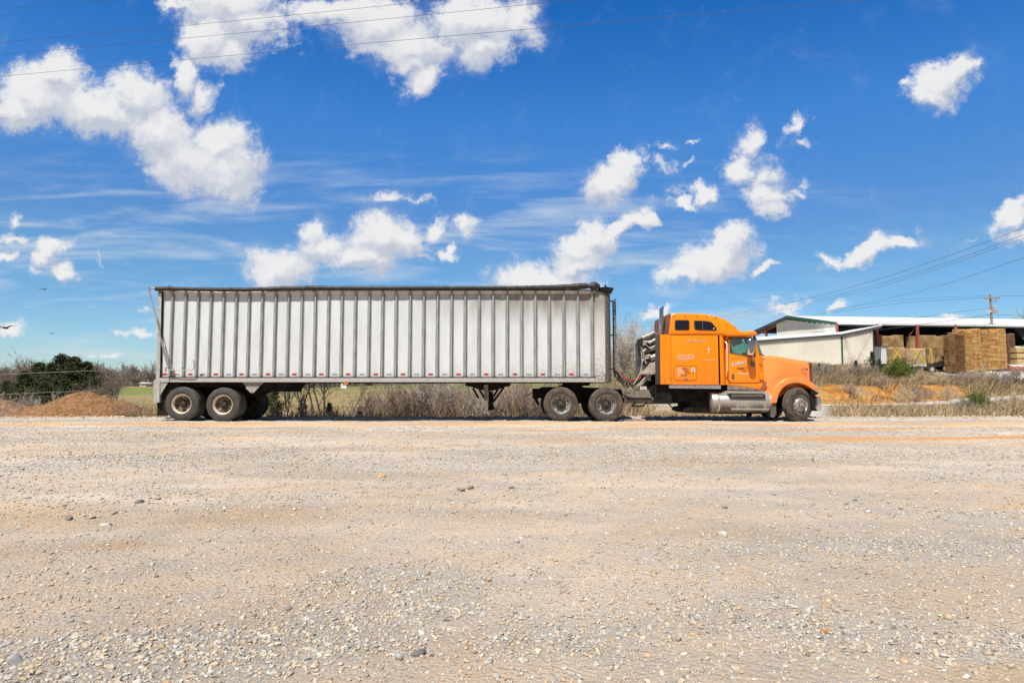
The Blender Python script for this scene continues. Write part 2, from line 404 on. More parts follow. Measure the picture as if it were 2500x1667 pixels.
c = n.mix(n.m('MULTIPLY', n.m('MAXIMUM', b2, n.m('MAXIMUM', b3, b4)), 1.0), c, (.60, .30, .095))
fine_ = n.noise(pos, 70, 6, .8)
c = n.mix(.55, c, n.mix(n.mr(fine_, .3, .7), (.62, .60, .58), (1.0, 1.0, 1.0)), 'MULTIPLY')
c = n.mix(1.0, c, (1.19, 1.175, 1.17), 'MULTIPLY')
c = n.vm('SCALE', c, scale=n.mr(n.noise(n.vm('MULTIPLY', pos, (.6, 1, 1)), .42, 4, .6), .36, .66, .86, 1.12))
# wheel lanes pressed into the gravel
lane = None
for (y0, sl, hw, amp) in ((8.3, .05, .30, .06), (10.2, .05, .30, .05), (14.6, .02, .32, .08), (5.6, -.12, .22, .05), (6.9, -.12, .24, .05), (17.4, 0.0, .3, .08)):
    bb_ = n.m('MULTIPLY', band(y0, hw, slope=sl, k=.22), n.m('MULTIPLY', n.mr(n.noise(n.vm('MULTIPLY', pos, (.3, 1, 1)), 1.2, 3, .6), .38, .6, .25, 1), amp))
    lane = bb_ if lane is None else n.m('ADD', lane, bb_)
c = n.vm('SCALE', c, scale=n.m('ADD', 1.0, lane))
# outside the yard
ef = n.mr(gy_, 23.9, 24.3)
soil = n.mix(n.noise(pos, 3, 6, .7), (.34, .26, .17), (.52, .41, .28))
lb = n.mr(n.noise(n.vm('MULTIPLY', pos, (.35, 1, 1)), .035, 4, .6), .40, .60)
grass = n.mix(n.noise(pos, .5, 6, .75), (.12, .155, .04), (.23, .25, .075))
tan_ = n.mix(n.mr(n.noise(pos, .22, 7, .75), .35, .65), (.20, .18, .075), (.37, .26, .13))
fieldc = n.mix(n.mr(n.m('ADD', gy_, n.m('MULTIPLY', n.m('SUBTRACT', lb, .5), 60)), 130, 175), tan_, grass)
clayr = n.m('MULTIPLY', n.mr(n.m('ABSOLUTE', n.m('SUBTRACT', n.m('ADD', gy_, n.m('MULTIPLY', wob, 8)), 285)), 18, 6), n.mr(gx_, -110, -150))
fieldc = n.mix(clayr, fieldc, (.42, .19, .07))
off = n.mix(n.mr(gy_, 42, 75), soil, fieldc)
# right hand side: yard gravel, clay bank
rt = n.mr(n.m('DIVIDE', gx_, n.m('MAXIMUM', gy_, 1.0)), .25, .33)
att = n.new('ShaderNodeAttribute', attribute_name='zone')   # r: clay, g: yard gravel, b: packed road
zs = n.new('ShaderNodeSeparateColor', {0: att.outputs['Color']})
clay = n.mix(n.mr(n.noise(pos, .9, 8, .8), .38, .62), (.30, .125, .03), (.58, .30, .08)); clay = n.mix(n.mr(n.noise(pos, .35, 5, .6), .5, .62), clay, (.36, .25, .14))
bankc = n.mix(n.noise(pos, .8, 6, .7), (.22, .16, .09), (.33, .25, .15))
rc = n.mix(zs.outputs[0], bankc, clay)
off = n.mix(n.m('MULTIPLY', rt, n.mr(gx_, 8, 11)), off, rc)
off = n.mix(zs.outputs[1], off, n.mix(n.noise(pos, 5, 6, .7), (.45, .44, .42), (.62, .6, .57)))
c = n.mix(ef, c, off)
vor = n.new('ShaderNodeTexVoronoi', {'Vector': n.vm('ADD', pos, n.vm('SCALE', n.noise(pos, 20, 2, .5, out='Color'), scale=.03)), 'Scale': 42.0, 'Randomness': 1.0})
bmp = n.new('ShaderNodeBump', {'Height': n.m('ADD', n.m('ADD', n.m('MULTIPLY', n.noise(pos, 60, 7, .8), 1.2), n.m('MULTIPLY', vor.outputs['Distance'], -.9)), n.m('MULTIPLY', n.noise(pos, 9, 4, .6), 1.4)), 'Strength': .8, 'Distance': .02})
b = n.new('ShaderNodeBsdfPrincipled', {'Base Color': c, 'Roughness': .93, 'Specular IOR Level': .15, 'Normal': bmp.outputs[0]})
n.new('ShaderNodeOutputMaterial', {'Surface': b.outputs[0]})
ground = np_mesh('ground', V, F, gm, smooth_all=True); tag(ground, 'gravel yard and fields', None, kind='structure'); del ground['label']
x_, y_ = X.ravel(), Y.ravel(); s_ = y_ - road_y(x_) - 2.0
zone = np.zeros((len(x_), 4), np.float32); zone[:, 3] = 1
n1 = fbm(x_ * .16, y_ * .05, 3, 21)
zone[:, 0] = sstep(s_, .0, .4) * (1 - sstep(s_ + 11 * fbm(x_ * .28, y_ * .22, 4, 23), 4.4, 6.4)) * sstep(x_, 14, 18) * (1 - sstep(x_ + 12 * n1, 34, 38)) \
    + .8 * sstep(fbm(x_ * .13, y_ * .2, 4, 31), .12, .20) * sstep(x_, 14, 18)
zone[:, 0] = np.clip(zone[:, 0], 0, 1)
yard_edge = 84 + 6 * fbm(x_ * .1, x_ * 0, 3, 3) - np.clip((x_ - 45) * .35, 0, 8)
zone[:, 1] = sstep(y_, yard_edge, yard_edge + 2) * sstep(x_ / np.maximum(y_, 1), .30, .36) * (1 - sstep(y_, 150, 170))
zone[:, 1] = np.maximum(zone[:, 1], np.exp(-((x_ / np.maximum(y_, 1) - .425) / .035) ** 4) * sstep(y_, 23.9, 24.3) * (1 - sstep(y_, 41, 44)))



# road: a ribbon draped over the terrain
rxs = np.concatenate([np.linspace(2, 20, 60), np.linspace(20.3, 88, 160)])
rv = []; 
for xx in rxs:
    yc = float(road_y(xx)); sl = (float(road_y(xx + .5)) - float(road_y(xx - .5)))
    nv = Vector((-sl, 1, 0)).normalized()
    for k in np.linspace(-2.1, 2.1, 7):
        px_, py_ = xx + nv.x * k, yc + nv.y * k
        rv.append((px_, py_, float(hgt(px_, py_)) + .05 - abs(k) * .012))
RF = [(i * 7 + j, i * 7 + j + 1, (i + 1) * 7 + j + 1, (i + 1) * 7 + j) for i in range(len(rxs) - 1) for j in range(6)]
road = np_mesh('road', rv, RF, mat('road_gravel', (.50, .45, .39), .95, var=.12, vs=2.5, c2=(.62, .575, .52), bump=.5, bs=12), smooth_all=True)
tag(road, kind='structure')

# ---------------------------------------------------------------- loose stones
rng = np.random.default_rng(7)
PHI = (1 + 5 ** .5) / 2
ICO = np.array([(-1,PHI,0),(1,PHI,0),(-1,-PHI,0),(1,-PHI,0),(0,-1,PHI),(0,1,PHI),(0,-1,-PHI),(0,1,-PHI),(PHI,0,-1),(PHI,0,1),(-PHI,0,-1),(-PHI,0,1)], float) / math.sqrt(1 + PHI * PHI)
ICOF = np.array([(0,11,5),(0,5,1),(0,1,7),(0,7,10),(0,10,11),(1,5,9),(5,11,4),(11,10,2),(10,7,6),(7,1,8),(3,9,4),(3,4,2),(3,2,6),(3,6,8),(3,8,9),(4,9,5),(2,4,11),(6,2,10),(8,6,7),(9,8,1)])
def subdiv(v, f):
    v = list(map(tuple, v)); cache = {}; nf = []
    def mid(a, b):
        k = (min(a, b), max(a, b))
        if k not in cache:
            m_ = np.array(v[a]) + np.array(v[b]); v.append(tuple(m_ / np.linalg.norm(m_))); cache[k] = len(v) - 1
        return cache[k]
    for a, b, c_ in f:
        x, y, z = mid(a, b), mid(b, c_), mid(c_, a); nf += [(a, x, z), (b, y, x), (c_, z, y), (x, y, z)]
    return np.array(v), np.array(nf)
IC2, IC2F = subdiv(ICO, ICOF)
PAL = np.array([(.64,.55,.44),(.60,.50,.39),(.62,.46,.31),(.57,.57,.56),(.66,.60,.52),(.54,.47,.38),(.50,.485,.46),(.60,.57,.52),(.68,.66,.63),(.56,.49,.41),(.44,.45,.46),(.62,.55,.45),(.53,.52,.50),(.46,.40,.33)])
def rocks(xy, size, base, faces, tintk=1.0, flat_=.78, sink=.36, jit=.28, pal=PAL):
    n_ = len(xy); nv = len(base)
    v = np.repeat(base[None], n_, 0) * (1 + rng.normal(0, jit * .5, (n_, nv, 1)))
    # chop with random planes: angular crushed stone
    for _ in range(7):
        d = rng.normal(size=(n_, 1, 3)); d /= np.linalg.norm(d, axis=2, keepdims=True)
        dist = (v * d).sum(2, keepdims=True); over = np.clip(dist - rng.uniform(.30, .70, (n_, 1, 1)), 0, None); v = v - d * over
    sc = np.stack([rng.uniform(.75, 1.35, n_), rng.uniform(.6, 1.0, n_), rng.uniform(.35, .85, n_) * flat_ * 1.35], 1)[:, None, :]
    v = v * sc
    a = rng.uniform(0, 2 * math.pi, n_); ca, sa = np.cos(a)[:, None], np.sin(a)[:, None]
    x = v[:, :, 0] * ca - v[:, :, 1] * sa; y = v[:, :, 0] * sa + v[:, :, 1] * ca
    v = np.stack([x, y, v[:, :, 2]], 2) * size[:, None, None] * .5
    zz = hgt(xy[:, 0], xy[:, 1]) + size * (.5 - sink) * .5
    v[:, :, 0] += xy[:, 0][:, None]; v[:, :, 1] += xy[:, 1][:, None]; v[:, :, 2] += zz[:, None]
    f = (faces[None] + (np.arange(n_) * nv)[:, None, None]).reshape(-1, faces.shape[1])
    c_ = pal[rng.integers(0, len(pal), n_)] * np.where(rng.random((n_, 1)) < .07, rng.uniform(.4, .75, (n_, 1)), rng.uniform(.84, 1.08, (n_, 1))) * tintk
    return v.reshape(-1, 3), f, np.repeat(c_, nv, 0)
def clump(x, y):
    d = -1.3 * np.exp(-((y - 19.1) / .75) ** 2) - .9 * np.exp(-((y - .10 * x - 12.7) / .6) ** 2) * sstep(x, .5, 5) + fbm(x * .55, y * 1.0, 4, 41) * 2 + .5
    for (cx, cy, sx, sy, k) in ((-.62, 3.25, .38, .42, 1.6), (-1.6, 2.4, .7, .28, 1.0), (-.9, 2.55, .5, .25, .7), (1.2, 2.6, .8, .4, .6), (.1, 2.5, .4, .5, .5), (-1.9, 9.0, 5, 1.0, .5), (2.4, 10.5, 4, 1.4, .7), (5.5, 8.0, 1.5, 1.2, .8), (-5, 14, 7, 2.0, .5), (4, 15, 9, 1.2, .8), (0, 21.2, 40, 1.0, 1.2), (-4.6, 9.3, 1.0, .8, .7), (0, 17, 40, .5, .6)):
        d = d + k * np.exp(-((x - cx) / sx) ** 2 - ((y - cy) / sy) ** 2)
    return d
zone[:, 2] = np.clip(clump(x_, y_) - .25, 0, 1)
a = ground.data.attributes.new('zone', 'FLOAT_COLOR', 'POINT'); a.data.foreach_set('color', zone.ravel())
def scatter(n_, y0, y1, smin, smax, pw=2.2, thr=.35, wid=.80, contrast=1.3, lo=.22):
    y = y0 * (y1 / y0) ** rng.random(n_ * 4); x = rng.uniform(-1, 1, n_ * 4) * (wid * y + .6)
    keep = rng.random(n_ * 4) < np.clip((clump(x, y) - thr) * contrast, lo, 1)
    x, y = x[keep][:n_], y[keep][:n_]
    s = smin + (smax - smin) * rng.random(len(x)) ** pw
    return np.stack([x, y], 1), s
parts = []
for args in ((9500, 1.6, 4.8, .009, .036, 2.0),):
    xy, s = scatter(*args[:5], pw=args[5]); parts.append(rocks(xy, s, IC2, IC2F))
for args in ((14000, 1.7, 5.0, .005, .014, 1.3), (15000, 2.0, 7.0, .008, .022, 1.6)):
    xy, s = scatter(*args[:5], pw=args[5], lo=.6); parts.append(rocks(xy, s, ICO, ICOF))
off_ = 0; VV = []; FF = []; TT = []
def addp(p):
    global off_
    VV.append(p[0]); FF.append(p[1] + off_); TT.append(p[2]); off_ += len(p[0])
for p in parts: addp(p)
for args in ((24000, 2.4, 10, .010, .030, 2.2), (34000, 5, 24, .016, .050, 2.2), (20000, 9, 23.8, .02, .07, 2.4), (90, 4, 23, .04, .07, 2)):
    xy, s = scatter(*args[:5], pw=args[5]); addp(rocks(xy, s, ICO, ICOF))
# bigger lumps pushed up along the far edge of the yard
ne = 5200; ex = rng.uniform(-24, 27, ne); ey_ = edge_y(ex) - .25 + rng.normal(0, .35, ne)
addp(rocks(np.stack([ex, ey_], 1), .03 + .13 * rng.random(ne) ** 3, ICO, ICOF, 1.0))
stone_mat = attr_mat('limestone_gravel', .9, .18, 90)
gravel = np_mesh('gravel', np.concatenate(VV), np.concatenate(FF), stone_mat, tint=np.minimum(np.concatenate(TT) * np.array([.88, .85, .80]), .54))
tag(gravel, 'loose pale limestone gravel strewn over the yard', 'gravel', kind='stuff')

# single larger rocks that stand out
ROCKS = [((262, 1285), .10, (.62, .58, .52), 'pale angular rock, largest of the stones at the left of the gravel yard'),
 ((282, 1253), .075, (.50, .44, .37), 'tan stone just behind the largest pale rock on the left of the yard'),
 ((167, 1268), .065, (.22, .21, .21), 'dark grey stone left of the pale rock cluster on the gravel'),
 ((222, 1265), .07, (.60, .50, .38), 'cream stone between the dark stone and the pale rock on the left'),
 ((386, 1219), .075, (.46, .40, .33), 'brown stone alone on the gravel below the trailer rear wheels'),
 ((342, 1227), .075, (.33, .32, .31), 'flat grey stone left of the lone brown stone'),
 ((975, 1610), .055, (.50, .50, .50), 'large grey stone in the gravel at the bottom centre'),
 ((1020, 1597), .045, (.16, .16, .17), 'small dark stone beside the large grey stone at the bottom centre'),
 ((40, 1617), .06, (.40, .41, .42), 'grey stone at the bottom left corner of the gravel'),
 ((1763, 1308), .075, (.60, .59, .58), 'whitish flat stone on the gravel below the tractor cab'),
 ((930, 1165), .11, (.55, .38, .18), 'ochre stone on the bare gravel in the middle of the yard'),
 ((2018, 1540), .035, (.55, .25, .08), 'small orange clay pebble on the gravel at the lower right'),
 ((1122, 1199), .11, (.36, .29, .22), 'brownish crust of broken earth in the middle of the gravel yard'),
 ((1150, 1194), .09, (.40, .33, .25), 'brown flaking earth right of the brownish crust in the middle of the yard'),
 ((1250, 1193), .06, (.14, .13, .12), 'small dark stone right of the brown flaking earth in the yard')]
for i, ((px_, py_), sz, cc, lb_) in enumerate(ROCKS):
    Yg = 5.0
    for _ in range(30):
        p = P(px_, py_, Yg); Yg *= 1 + (p.z - float(hgt(p.x, Yg))) / CH * .8
    xy = np.array([(p.x, p.y)]); rv_, rf_, rt_ = rocks(xy, np.array([sz * 1.15]), IC2, IC2F, jit=.2, sink=.30)
    rt_[:] = cc
    rv_ = rv_ - np.array([p.x, p.y, 0]); o = np_mesh('rock', rv_, rf_, stone_mat, tint=rt_ * .85); o.location = (p.x, p.y, 0)
    tag(o, lb_, 'rock', 'larger rocks lying on the gravel')

# ---------------------------------------------------------------- piles of mulch and dirt
def pile(name, cx, cy, rx, ry, h, m, label, seed, group):
    th = np.linspace(0, 2 * math.pi, 90, endpoint=False); rr = np.linspace(0, 1, 46)
    v = []
    for r_ in rr:
        for t in th:
            x = cx + rx * r_ * math.cos(t); y = cy + ry * r_ * math.sin(t); v.append((x, y, r_))
    v = np.array(v); prof = np.clip(1 - v[:, 2] ** 1.5, 0, 1)
    zz = hgt(v[:, 0], v[:, 1]) * 0 - .12 * v[:, 2] + h * prof * (1 + .5 * fbm(v[:, 0] * .8, v[:, 1] * .8, 3, seed)) + .13 * fbm(v[:, 0] * 4, v[:, 1] * 4, 4, seed + 3) * 2
    zz = np.where(v[:, 2] > .97, zz - .8, zz)
    V = np.stack([v[:, 0], v[:, 1], zz], 1); nT = 90
    F = [(i * nT + k, i * nT + (k + 1) % nT, (i + 1) * nT + (k + 1) % nT, (i + 1) * nT + k) for i in range(len(rr) - 1) for k in range(nT)]
    return tag(np_mesh(name, V, F, m), label, 'dirt pile', group), (cx, cy, rx, ry, h, seed)
mulch = mat('mulch', (.19, .088, .033), .95, vs=9, c2=(.31, .165, .07), var=.2, bump=1, bs=30, dirt=(.62, .52, .40), dirt_amt=.30, dirt_scale=11)
mulch2 = mat('dark_mulch', (.17, .095, .055), .95, vs=8, c2=(.30, .19, .11), var=.2, bump=1, bs=30, dirt=(.6, .52, .42), dirt_amt=.30, dirt_scale=10)
pl1, g1 = pile('mulch_pile', -16.6, 26.6, 2.7, 2.2, .84, mulch, 'long low heap of orange brown wood mulch behind the trailer tail', 3, 'mulch heaps at the yard edge')
pl2, g2 = pile('mulch_pile', -20.9, 26.9, 2.7, 2.2, .74, mulch2, 'darker brown heap of mulch cut by the left edge of the photo', 8, 'mulch heaps at the yard edge')
# chips on the heaps
chv = []; chf = []; cht = []; oc = 0
for (o_, (cx, cy, rx, ry, h, sd)) in ((pl1, g1), (pl2, g2)):
    nC = 2600; r_ = np.sqrt(rng.random(nC)) * .97; t = rng.uniform(0, 2 * math.pi, nC)
    x = cx + rx * r_ * np.cos(t); y = cy + ry * r_ * np.sin(t)
    z = -.12 * r_ + h * np.clip(1 - r_ ** 1.5, 0, 1) * (1 + .5 * fbm(x * .8, y * .8, 3, sd)) + .26 * fbm(x * 4, y * 4, 4, sd + 3)
    p_ = rocks(np.stack([x, y], 1), .02 + .07 * rng.random(nC) ** 3, ICO, ICOF, flat_=.4, pal=np.array([(.24,.12,.05),(.33,.19,.09),(.55,.43,.30),(.16,.09,.05),(.35,.19,.08)]))
    p_[0][:, 2] += np.repeat(z - hgt(x, y), 12)
    o = np_mesh('chips', p_[0], p_[1], attr_mat('wood_chips', .9, .2, 60) if 'wood_chips' not in MATS else MATS['wood_chips'], tint=p_[2]); o.parent = o_

# ---------------------------------------------------------------- plants
def prisms(segs, k=3):
    """segs: array (n, 8): p0 p1 r0 r1 -> thin tapered twigs"""
    s = np.asarray(segs, float); p0, p1, r0, r1 = s[:, :3], s[:, 3:6], s[:, 6], s[:, 7]
    d = p1 - p0; d /= np.maximum(np.linalg.norm(d, axis=1, keepdims=True), 1e-6)
    a = np.cross(d, np.array([.31, .87, .38])); a /= np.maximum(np.linalg.norm(a, axis=1, keepdims=True), 1e-6); b = np.cross(d, a)
    V = []
    for p, r in ((p0, r0), (p1, r1)):
        for i in range(k):
            t = 2 * math.pi * i / k; V.append(p + (a * math.cos(t) + b * math.sin(t)) * r[:, None])
    V = np.stack(V, 1).reshape(-1, 3); n_ = len(s)
    f = np.array([(i, (i + 1) % k, k + (i + 1) % k, k + i) for i in range(k)])
    return V, (f[None] + (np.arange(n_) * 2 * k)[:, None, None]).reshape(-1, 4)
def twig_tree(rs, h, stems=1, levels=4, spread=.6, r=.05, kids=(4, 4, 3), up=.35, lean=.15, first=.3, seglen=4, rmin=.004):
    segs = []; trunk = []
    def grow(p, d, L, r_, lev):
        q = p.copy(); n_ = seglen if lev < 2 else 2
        for i in range(n_):
            d2 = d + rs.normal(0, .10 + .04 * lev, 3); d2[2] += .05; d2 /= np.linalg.norm(d2)
            q2 = q + d2 * L / n_; ra = r_ * (1 - .75 * i / n_); rb = r_ * (1 - .75 * (i + 1) / n_)
            (trunk if lev == 0 else segs).append((*q, *q2, ra, rb))
            if lev < levels and (i >= n_ * first or lev > 0):
                for _ in range(kids[min(lev, len(kids) - 1)]):
                    if rs.random() < .75:
                        a = rs.normal(0, 1, 3); a -= d2 * a.dot(d2); a /= max(np.linalg.norm(a), 1e-6)
                        nd = d2 * (1 - spread * .55) + a * spread; nd[2] += up * .5; nd /= np.linalg.norm(nd)
                        t = rs.random(); grow(q + (q2 - q) * t, nd, L * rs.uniform(.42, .68), max(ra * .55, rmin), lev + 1)
            q = q2; d = d2
    for s in range(stems):
        a = rs.uniform(0, 2 * math.pi); ln = lean * rs.random()
        grow(np.array([math.cos(a), math.sin(a), 0]) * (.12 * stems ** .5 * rs.random() if stems > 1 else 0), np.array([math.cos(a) * ln, math.sin(a) * ln, 1.0]) / math.hypot(1, ln), h * rs.uniform(.75, 1) * .62, r, 0)
    return np.array(trunk), np.array(segs)
bark = mat('grey_bark', (.31, .265, .23), .9, var=.3, vs=14)
bark_l = mat('pale_bark', (.52, .46, .41), .9, var=.25, vs=14)
bark_r = mat('reddish_twigs', (.40, .31, .25), .9, var=.3, vs=10)
bark_t = mat('tan_stems', (.55, .44, .29), .9, var=.3, vs=10)
def plant_proto(name, seed, mt, mb, **kw):
    rs = np.random.default_rng(seed); T, S = twig_tree(rs, **kw)
    e = empty(name, (0, 0, 0))
    v, f = prisms(T, 6); np_mesh('trunk', v, f, mt, e, smooth_all=True)
    v, f = prisms(S, 3); np_mesh('branches', v, f, mb, e)
    return e
def place(e, px_, Yd, s=1, rz=0, label=None, cat=None, group=None, first=False, z=None, sz=None):
    x = (px_ - 1250) / FPX * Yd * 1.0
    o = e if first else copy_tree(e)
    o.location = (x, Yd, float(hgt(x, Yd)) - .06 if z is None else z); o.rotation_euler = (0, 0, rz); o.scale = (s, s, sz or s)
    tag(o, label, cat, group); return o

# leaf cards: small faces through the volume of each crown
def leaf_cloud(rs, pts, nrm_up, size, per, spreadr, tint, tvar=.3, pal=None):
    n_ = len(pts) * per
    c_ = np.repeat(pts, per, 0) + rs.normal(0, 1, (n_, 3)) * spreadr
    a = rs.normal(0, 1, (n_, 3)); a[:, 2] += nrm_up; a /= np.linalg.norm(a, axis=1, keepdims=True)
    b = np.cross(a, rs.normal(0, 1, (n_, 3))); b /= np.maximum(np.linalg.norm(b, axis=1, keepdims=True), 1e-6)
    s = size * rs.uniform(.5, 1.4, (n_, 1))
    V = np.stack([c_ - b * s * .35, c_ + b * s * .35, c_ + a * s * 1.3], 1).reshape(-1, 3)
    F = np.arange(n_ * 3).reshape(-1, 3)
    t = np.array(tint)[None] * rs.uniform(1 - tvar, 1 + tvar, (len(pts), 1)); t = np.repeat(np.repeat(t, per, 0) * rs.uniform(.8, 1.2, (n_, 1)), 3, 0)
    return V, F, t
leaf_mat = attr_mat('needle_foliage', .85, .2, 6)
def cedar_proto(seed, h, w_, n_=420, size=.16, tint=(.060, .072, .032), per=34):
    rs = np.random.default_rng(seed); e = empty('cedar_tree', (0, 0, 0))
    T = [(0, 0, 0, .03 * h, 0, h * .5, .035 * h, .022 * h), (.03 * h, 0, h * .5, 0, 0, h * .97, .022 * h, .004 * h)]
    br = []; pts = []
    for i in range(n_):
        z = (rs.random() ** .8) * .97 + .02; rad = w_ * (1 - z) ** .95 * 1.12 * (.75 + .4 * math.sin(i * 1.7)) * .5 * min(1, .55 + z * 4)
        a = rs.uniform(0, 2 * math.pi); L = rad * (rs.uniform(.35, 1.0) if i % 5 else rs.uniform(1.0, 1.25))
        p1 = np.array([math.cos(a) * L, math.sin(a) * L, z * h + L * .75])
        if i % 3 == 0: br.append((0, 0, z * h * .93, *p1, .012 * h * (1 - z) + .008, .004))
        for q in (1, .72, .48): pts.append(p1 * np.array([q, q, 1]) - np.array([0, 0, (1 - q) * L * .35]))
    v, f = prisms(T, 7); np_mesh('trunk', v, f, bark, e, smooth_all=True)
    v, f = prisms(br, 3); np_mesh('branches', v, f, bark, e)
    v, f, t = leaf_cloud(rs, np.array(pts), 1.1, size * .85, per // 3 + 2, size * .8, tint, .4)
    np_mesh('crown', v, f, leaf_mat, e, tint=t); return e
def bush_proto(name, seed, w_, h, tint, n_=260, size=.1, per=26):
    rs = np.random.default_rng(seed); e = empty(name, (0, 0, 0)); pts = []; br = []
    for i in range(n_):
        a = rs.uniform(0, 2 * math.pi); el = rs.uniform(.02, 1) ; r_ = rs.uniform(.55, 1.0) * (1 + .18 * math.sin(3 * a + seed) + .1 * math.sin(7 * a))
        p = np.array([math.cos(a) * math.cos(el * 1.5) * w_ / 2, math.sin(a) * math.cos(el * 1.5) * w_ / 2, math.sin(el * 1.5) * h]) * r_
        pts.append(p)
        if i % 3 == 0: br.append((p[0] * .1, p[1] * .1, 0, *p, .02, .004))
    v, f = prisms(br, 3); np_mesh('stems', v, f, bark, e)
    v, f, t = leaf_cloud(rs, np.array(pts), .6, size, per, size * 1.5, tint, .35)
    np_mesh('foliage', v, f, leaf_mat, e, tint=t); return e

# dry grass: bent blades, one object per stretch of ground
straw = attr_mat('dry_grass_blades', .85, .1, 3)
def blades(name, xy, h, w_, pal, label, seed, leanx=.25, cat='dry grass', z0=None, curl=.5):
    rs = np.random.default_rng(seed); n_ = len(xy); z = hgt(xy[:, 0], xy[:, 1]) if z0 is None else z0
    hh = h * rs.uniform(.3, 1.25, n_) * np.clip(.75 + 1.5 * fbm(xy[:, 0] * .7, xy[:, 1] * .7, 3, seed + 50), .35, 1.35); a = rs.uniform(0, 2 * math.pi, n_); le = rs.uniform(0, curl, n_)
    dx = np.cos(a) * le * hh + leanx * hh; dy_ = np.sin(a) * le * hh
    wv = w_ * rs.uniform(.6, 1.4, n_); ta = rs.uniform(0, math.pi, n_); wx, wy = np.cos(ta) * wv, np.sin(ta) * wv
    b = np.stack([xy[:, 0], xy[:, 1], z - .03], 1)
    m_ = b + np.stack([dx * .35, dy_ * .35, hh * .6], 1); t = b + np.stack([dx, dy_, hh * .95], 1)
    W = np.stack([wx, wy, 0 * wx], 1)
    V = np.stack([b - W, b + W, m_ + W * .7, m_ - W * .7, t + W * .12, t - W * .12], 1).reshape(-1, 3)
    F = (np.array([(0, 1, 2, 3), (3, 2, 4, 5)])[None] + (np.arange(n_) * 6)[:, None, None]).reshape(-1, 4)
    c_ = np.array(pal)[rs.integers(0, len(pal), n_)] * rs.uniform(.75, 1.25, (n_, 1))
    return tag(np_mesh(name, V, F, straw, tint=np.repeat(c_, 6, 0)), label, cat, kind='stuff')
TAN = [(.48,.36,.21),(.56,.43,.26),(.38,.28,.17),(.44,.34,.21),(.30,.22,.14)]
BRN = [(.25,.18,.105),(.31,.225,.13),(.19,.14,.08),(.38,.29,.18),(.23,.15,.085),(.15,.11,.06)]
THK = [(.46,.34,.21),(.55,.42,.27),(.38,.27,.17),(.30,.23,.16),(.42,.29,.18),(.22,.17,.12)]
GRN = [(.20,.24,.07),(.26,.28,.10),(.33,.30,.14)]
r2 = np.random.default_rng(99)
def region(n_, x0, x1, y0, y1, fn=None):
    x = r2.uniform(x0, x1, n_); y = y0 + (y1 - y0) * r2.random(n_)
    if fn is not None:
        k = r2.random(n_) < fn(x, y); x, y = x[k], y[k]
    return np.stack([x, y], 1)
e_ = lambda x, y: y > edge_y(x) + .15
blades('dry_grass', region(15000, -13.5, 4.5, 25.6, 34, lambda x, y: e_(x, y) * (.35 + .03 * (x + 6) + fbm(x * .5, y * .5, 3, 61))), 1.15, .010, THK, 'tall dry straw coloured grass in the thicket behind the trailer', 1, .10, curl=.95)
blades('dry_grass', region(24000, -5.4, 5.5, 25.7, 33, lambda x, y: e_(x, y) * np.clip(.7 + 1.2 * fbm(x * .5, y * .5, 3, 62), 0, 1)), 1.95, .010, THK, 'high tan reed grass behind the landing gear', 2, .08, curl=.75)
road_c = lambda x, y: np.exp(-((x / y - .425) / .035) ** 4)
blades('dry_grass', region(26000, 3.0, 11.4, 24.3, 36, lambda x, y: e_(x, y) * (1 - road_c(x, y)) * (y < 36)), .33, .010, TAN, 'low dry grass seen under the orange tractor', 3, .05, curl=.9)
blades('dry_grass', region(46000, 11.8, 32, 24.3, 52, lambda x, y: e_(x, y) * (1 - road_c(x, y)) * (y < road_y(x) - 2.6) * sstep(x / y, .455, .49) * np.clip(.62 + 1.5 * fbm(x * .35, y * .3, 3, 63), 0, 1)), .62, .013, TAN + BRN[:3], 'knee high dry grass between the yard and the side road', 4, .14, curl=.95)
blades('dry_grass', region(16000, -10.5, -4.2, 24.4, 33, lambda x, y: e_(x, y) * np.clip(.6 + 1.6 * fbm(x * .6, y * .5, 3, 91), 0, 1)), .62, .011, BRN + TAN, 'knee high brown weeds around the thin bare trees under the trailer', 8, .08, curl=.9)
def bankd(x, y):
    s = y - road_y(x) - 2.6
    cl = sstep(s, .2, .8) * (1 - sstep(s + 11 * fbm(x * .28, y * .22, 4, 23), 4.2, 6.2)) * (1 - sstep(x + 12 * fbm(x * .16, y * .05, 3, 21), 34, 38))
    yd = sstep(y, 80 + 6 * fbm(x * .1, x * 0, 3, 3) - np.clip((x - 45) * .35, 0, 8), 85 - np.clip((x - 45) * .35, 0, 8))
    return (s > .3) * (1 - (.98 - .5 * sstep(fbm(x * .5, y * .4, 3, 77), .06, .16)) * cl) * (1 - yd) * sstep(x / y, .34, .38)
blades('bank_grass', region(150000, 15, 74, 45, 88, bankd), .78, .024, BRN + [(.34,.26,.16),(.20,.19,.08)], 'matted brown windblown grass covering the clay bank', 5, .55, curl=.95)
blades('field_grass', region(22000, -60, 20, 34, 75, lambda x, y: (x < 1.5 + (y - 34) * .02) * 1.0), .34, .03, GRN + TAN, 'rough green and tan pasture grass in the dip behind the yard', 6, .05)
blades('dry_grass', region(5000, -14.2, -11, 24.3, 34, lambda x, y: e_(x, y) * .8), .55, .011, BRN + GRN, 'short brown weeds around the mulch heaps', 7, .05)

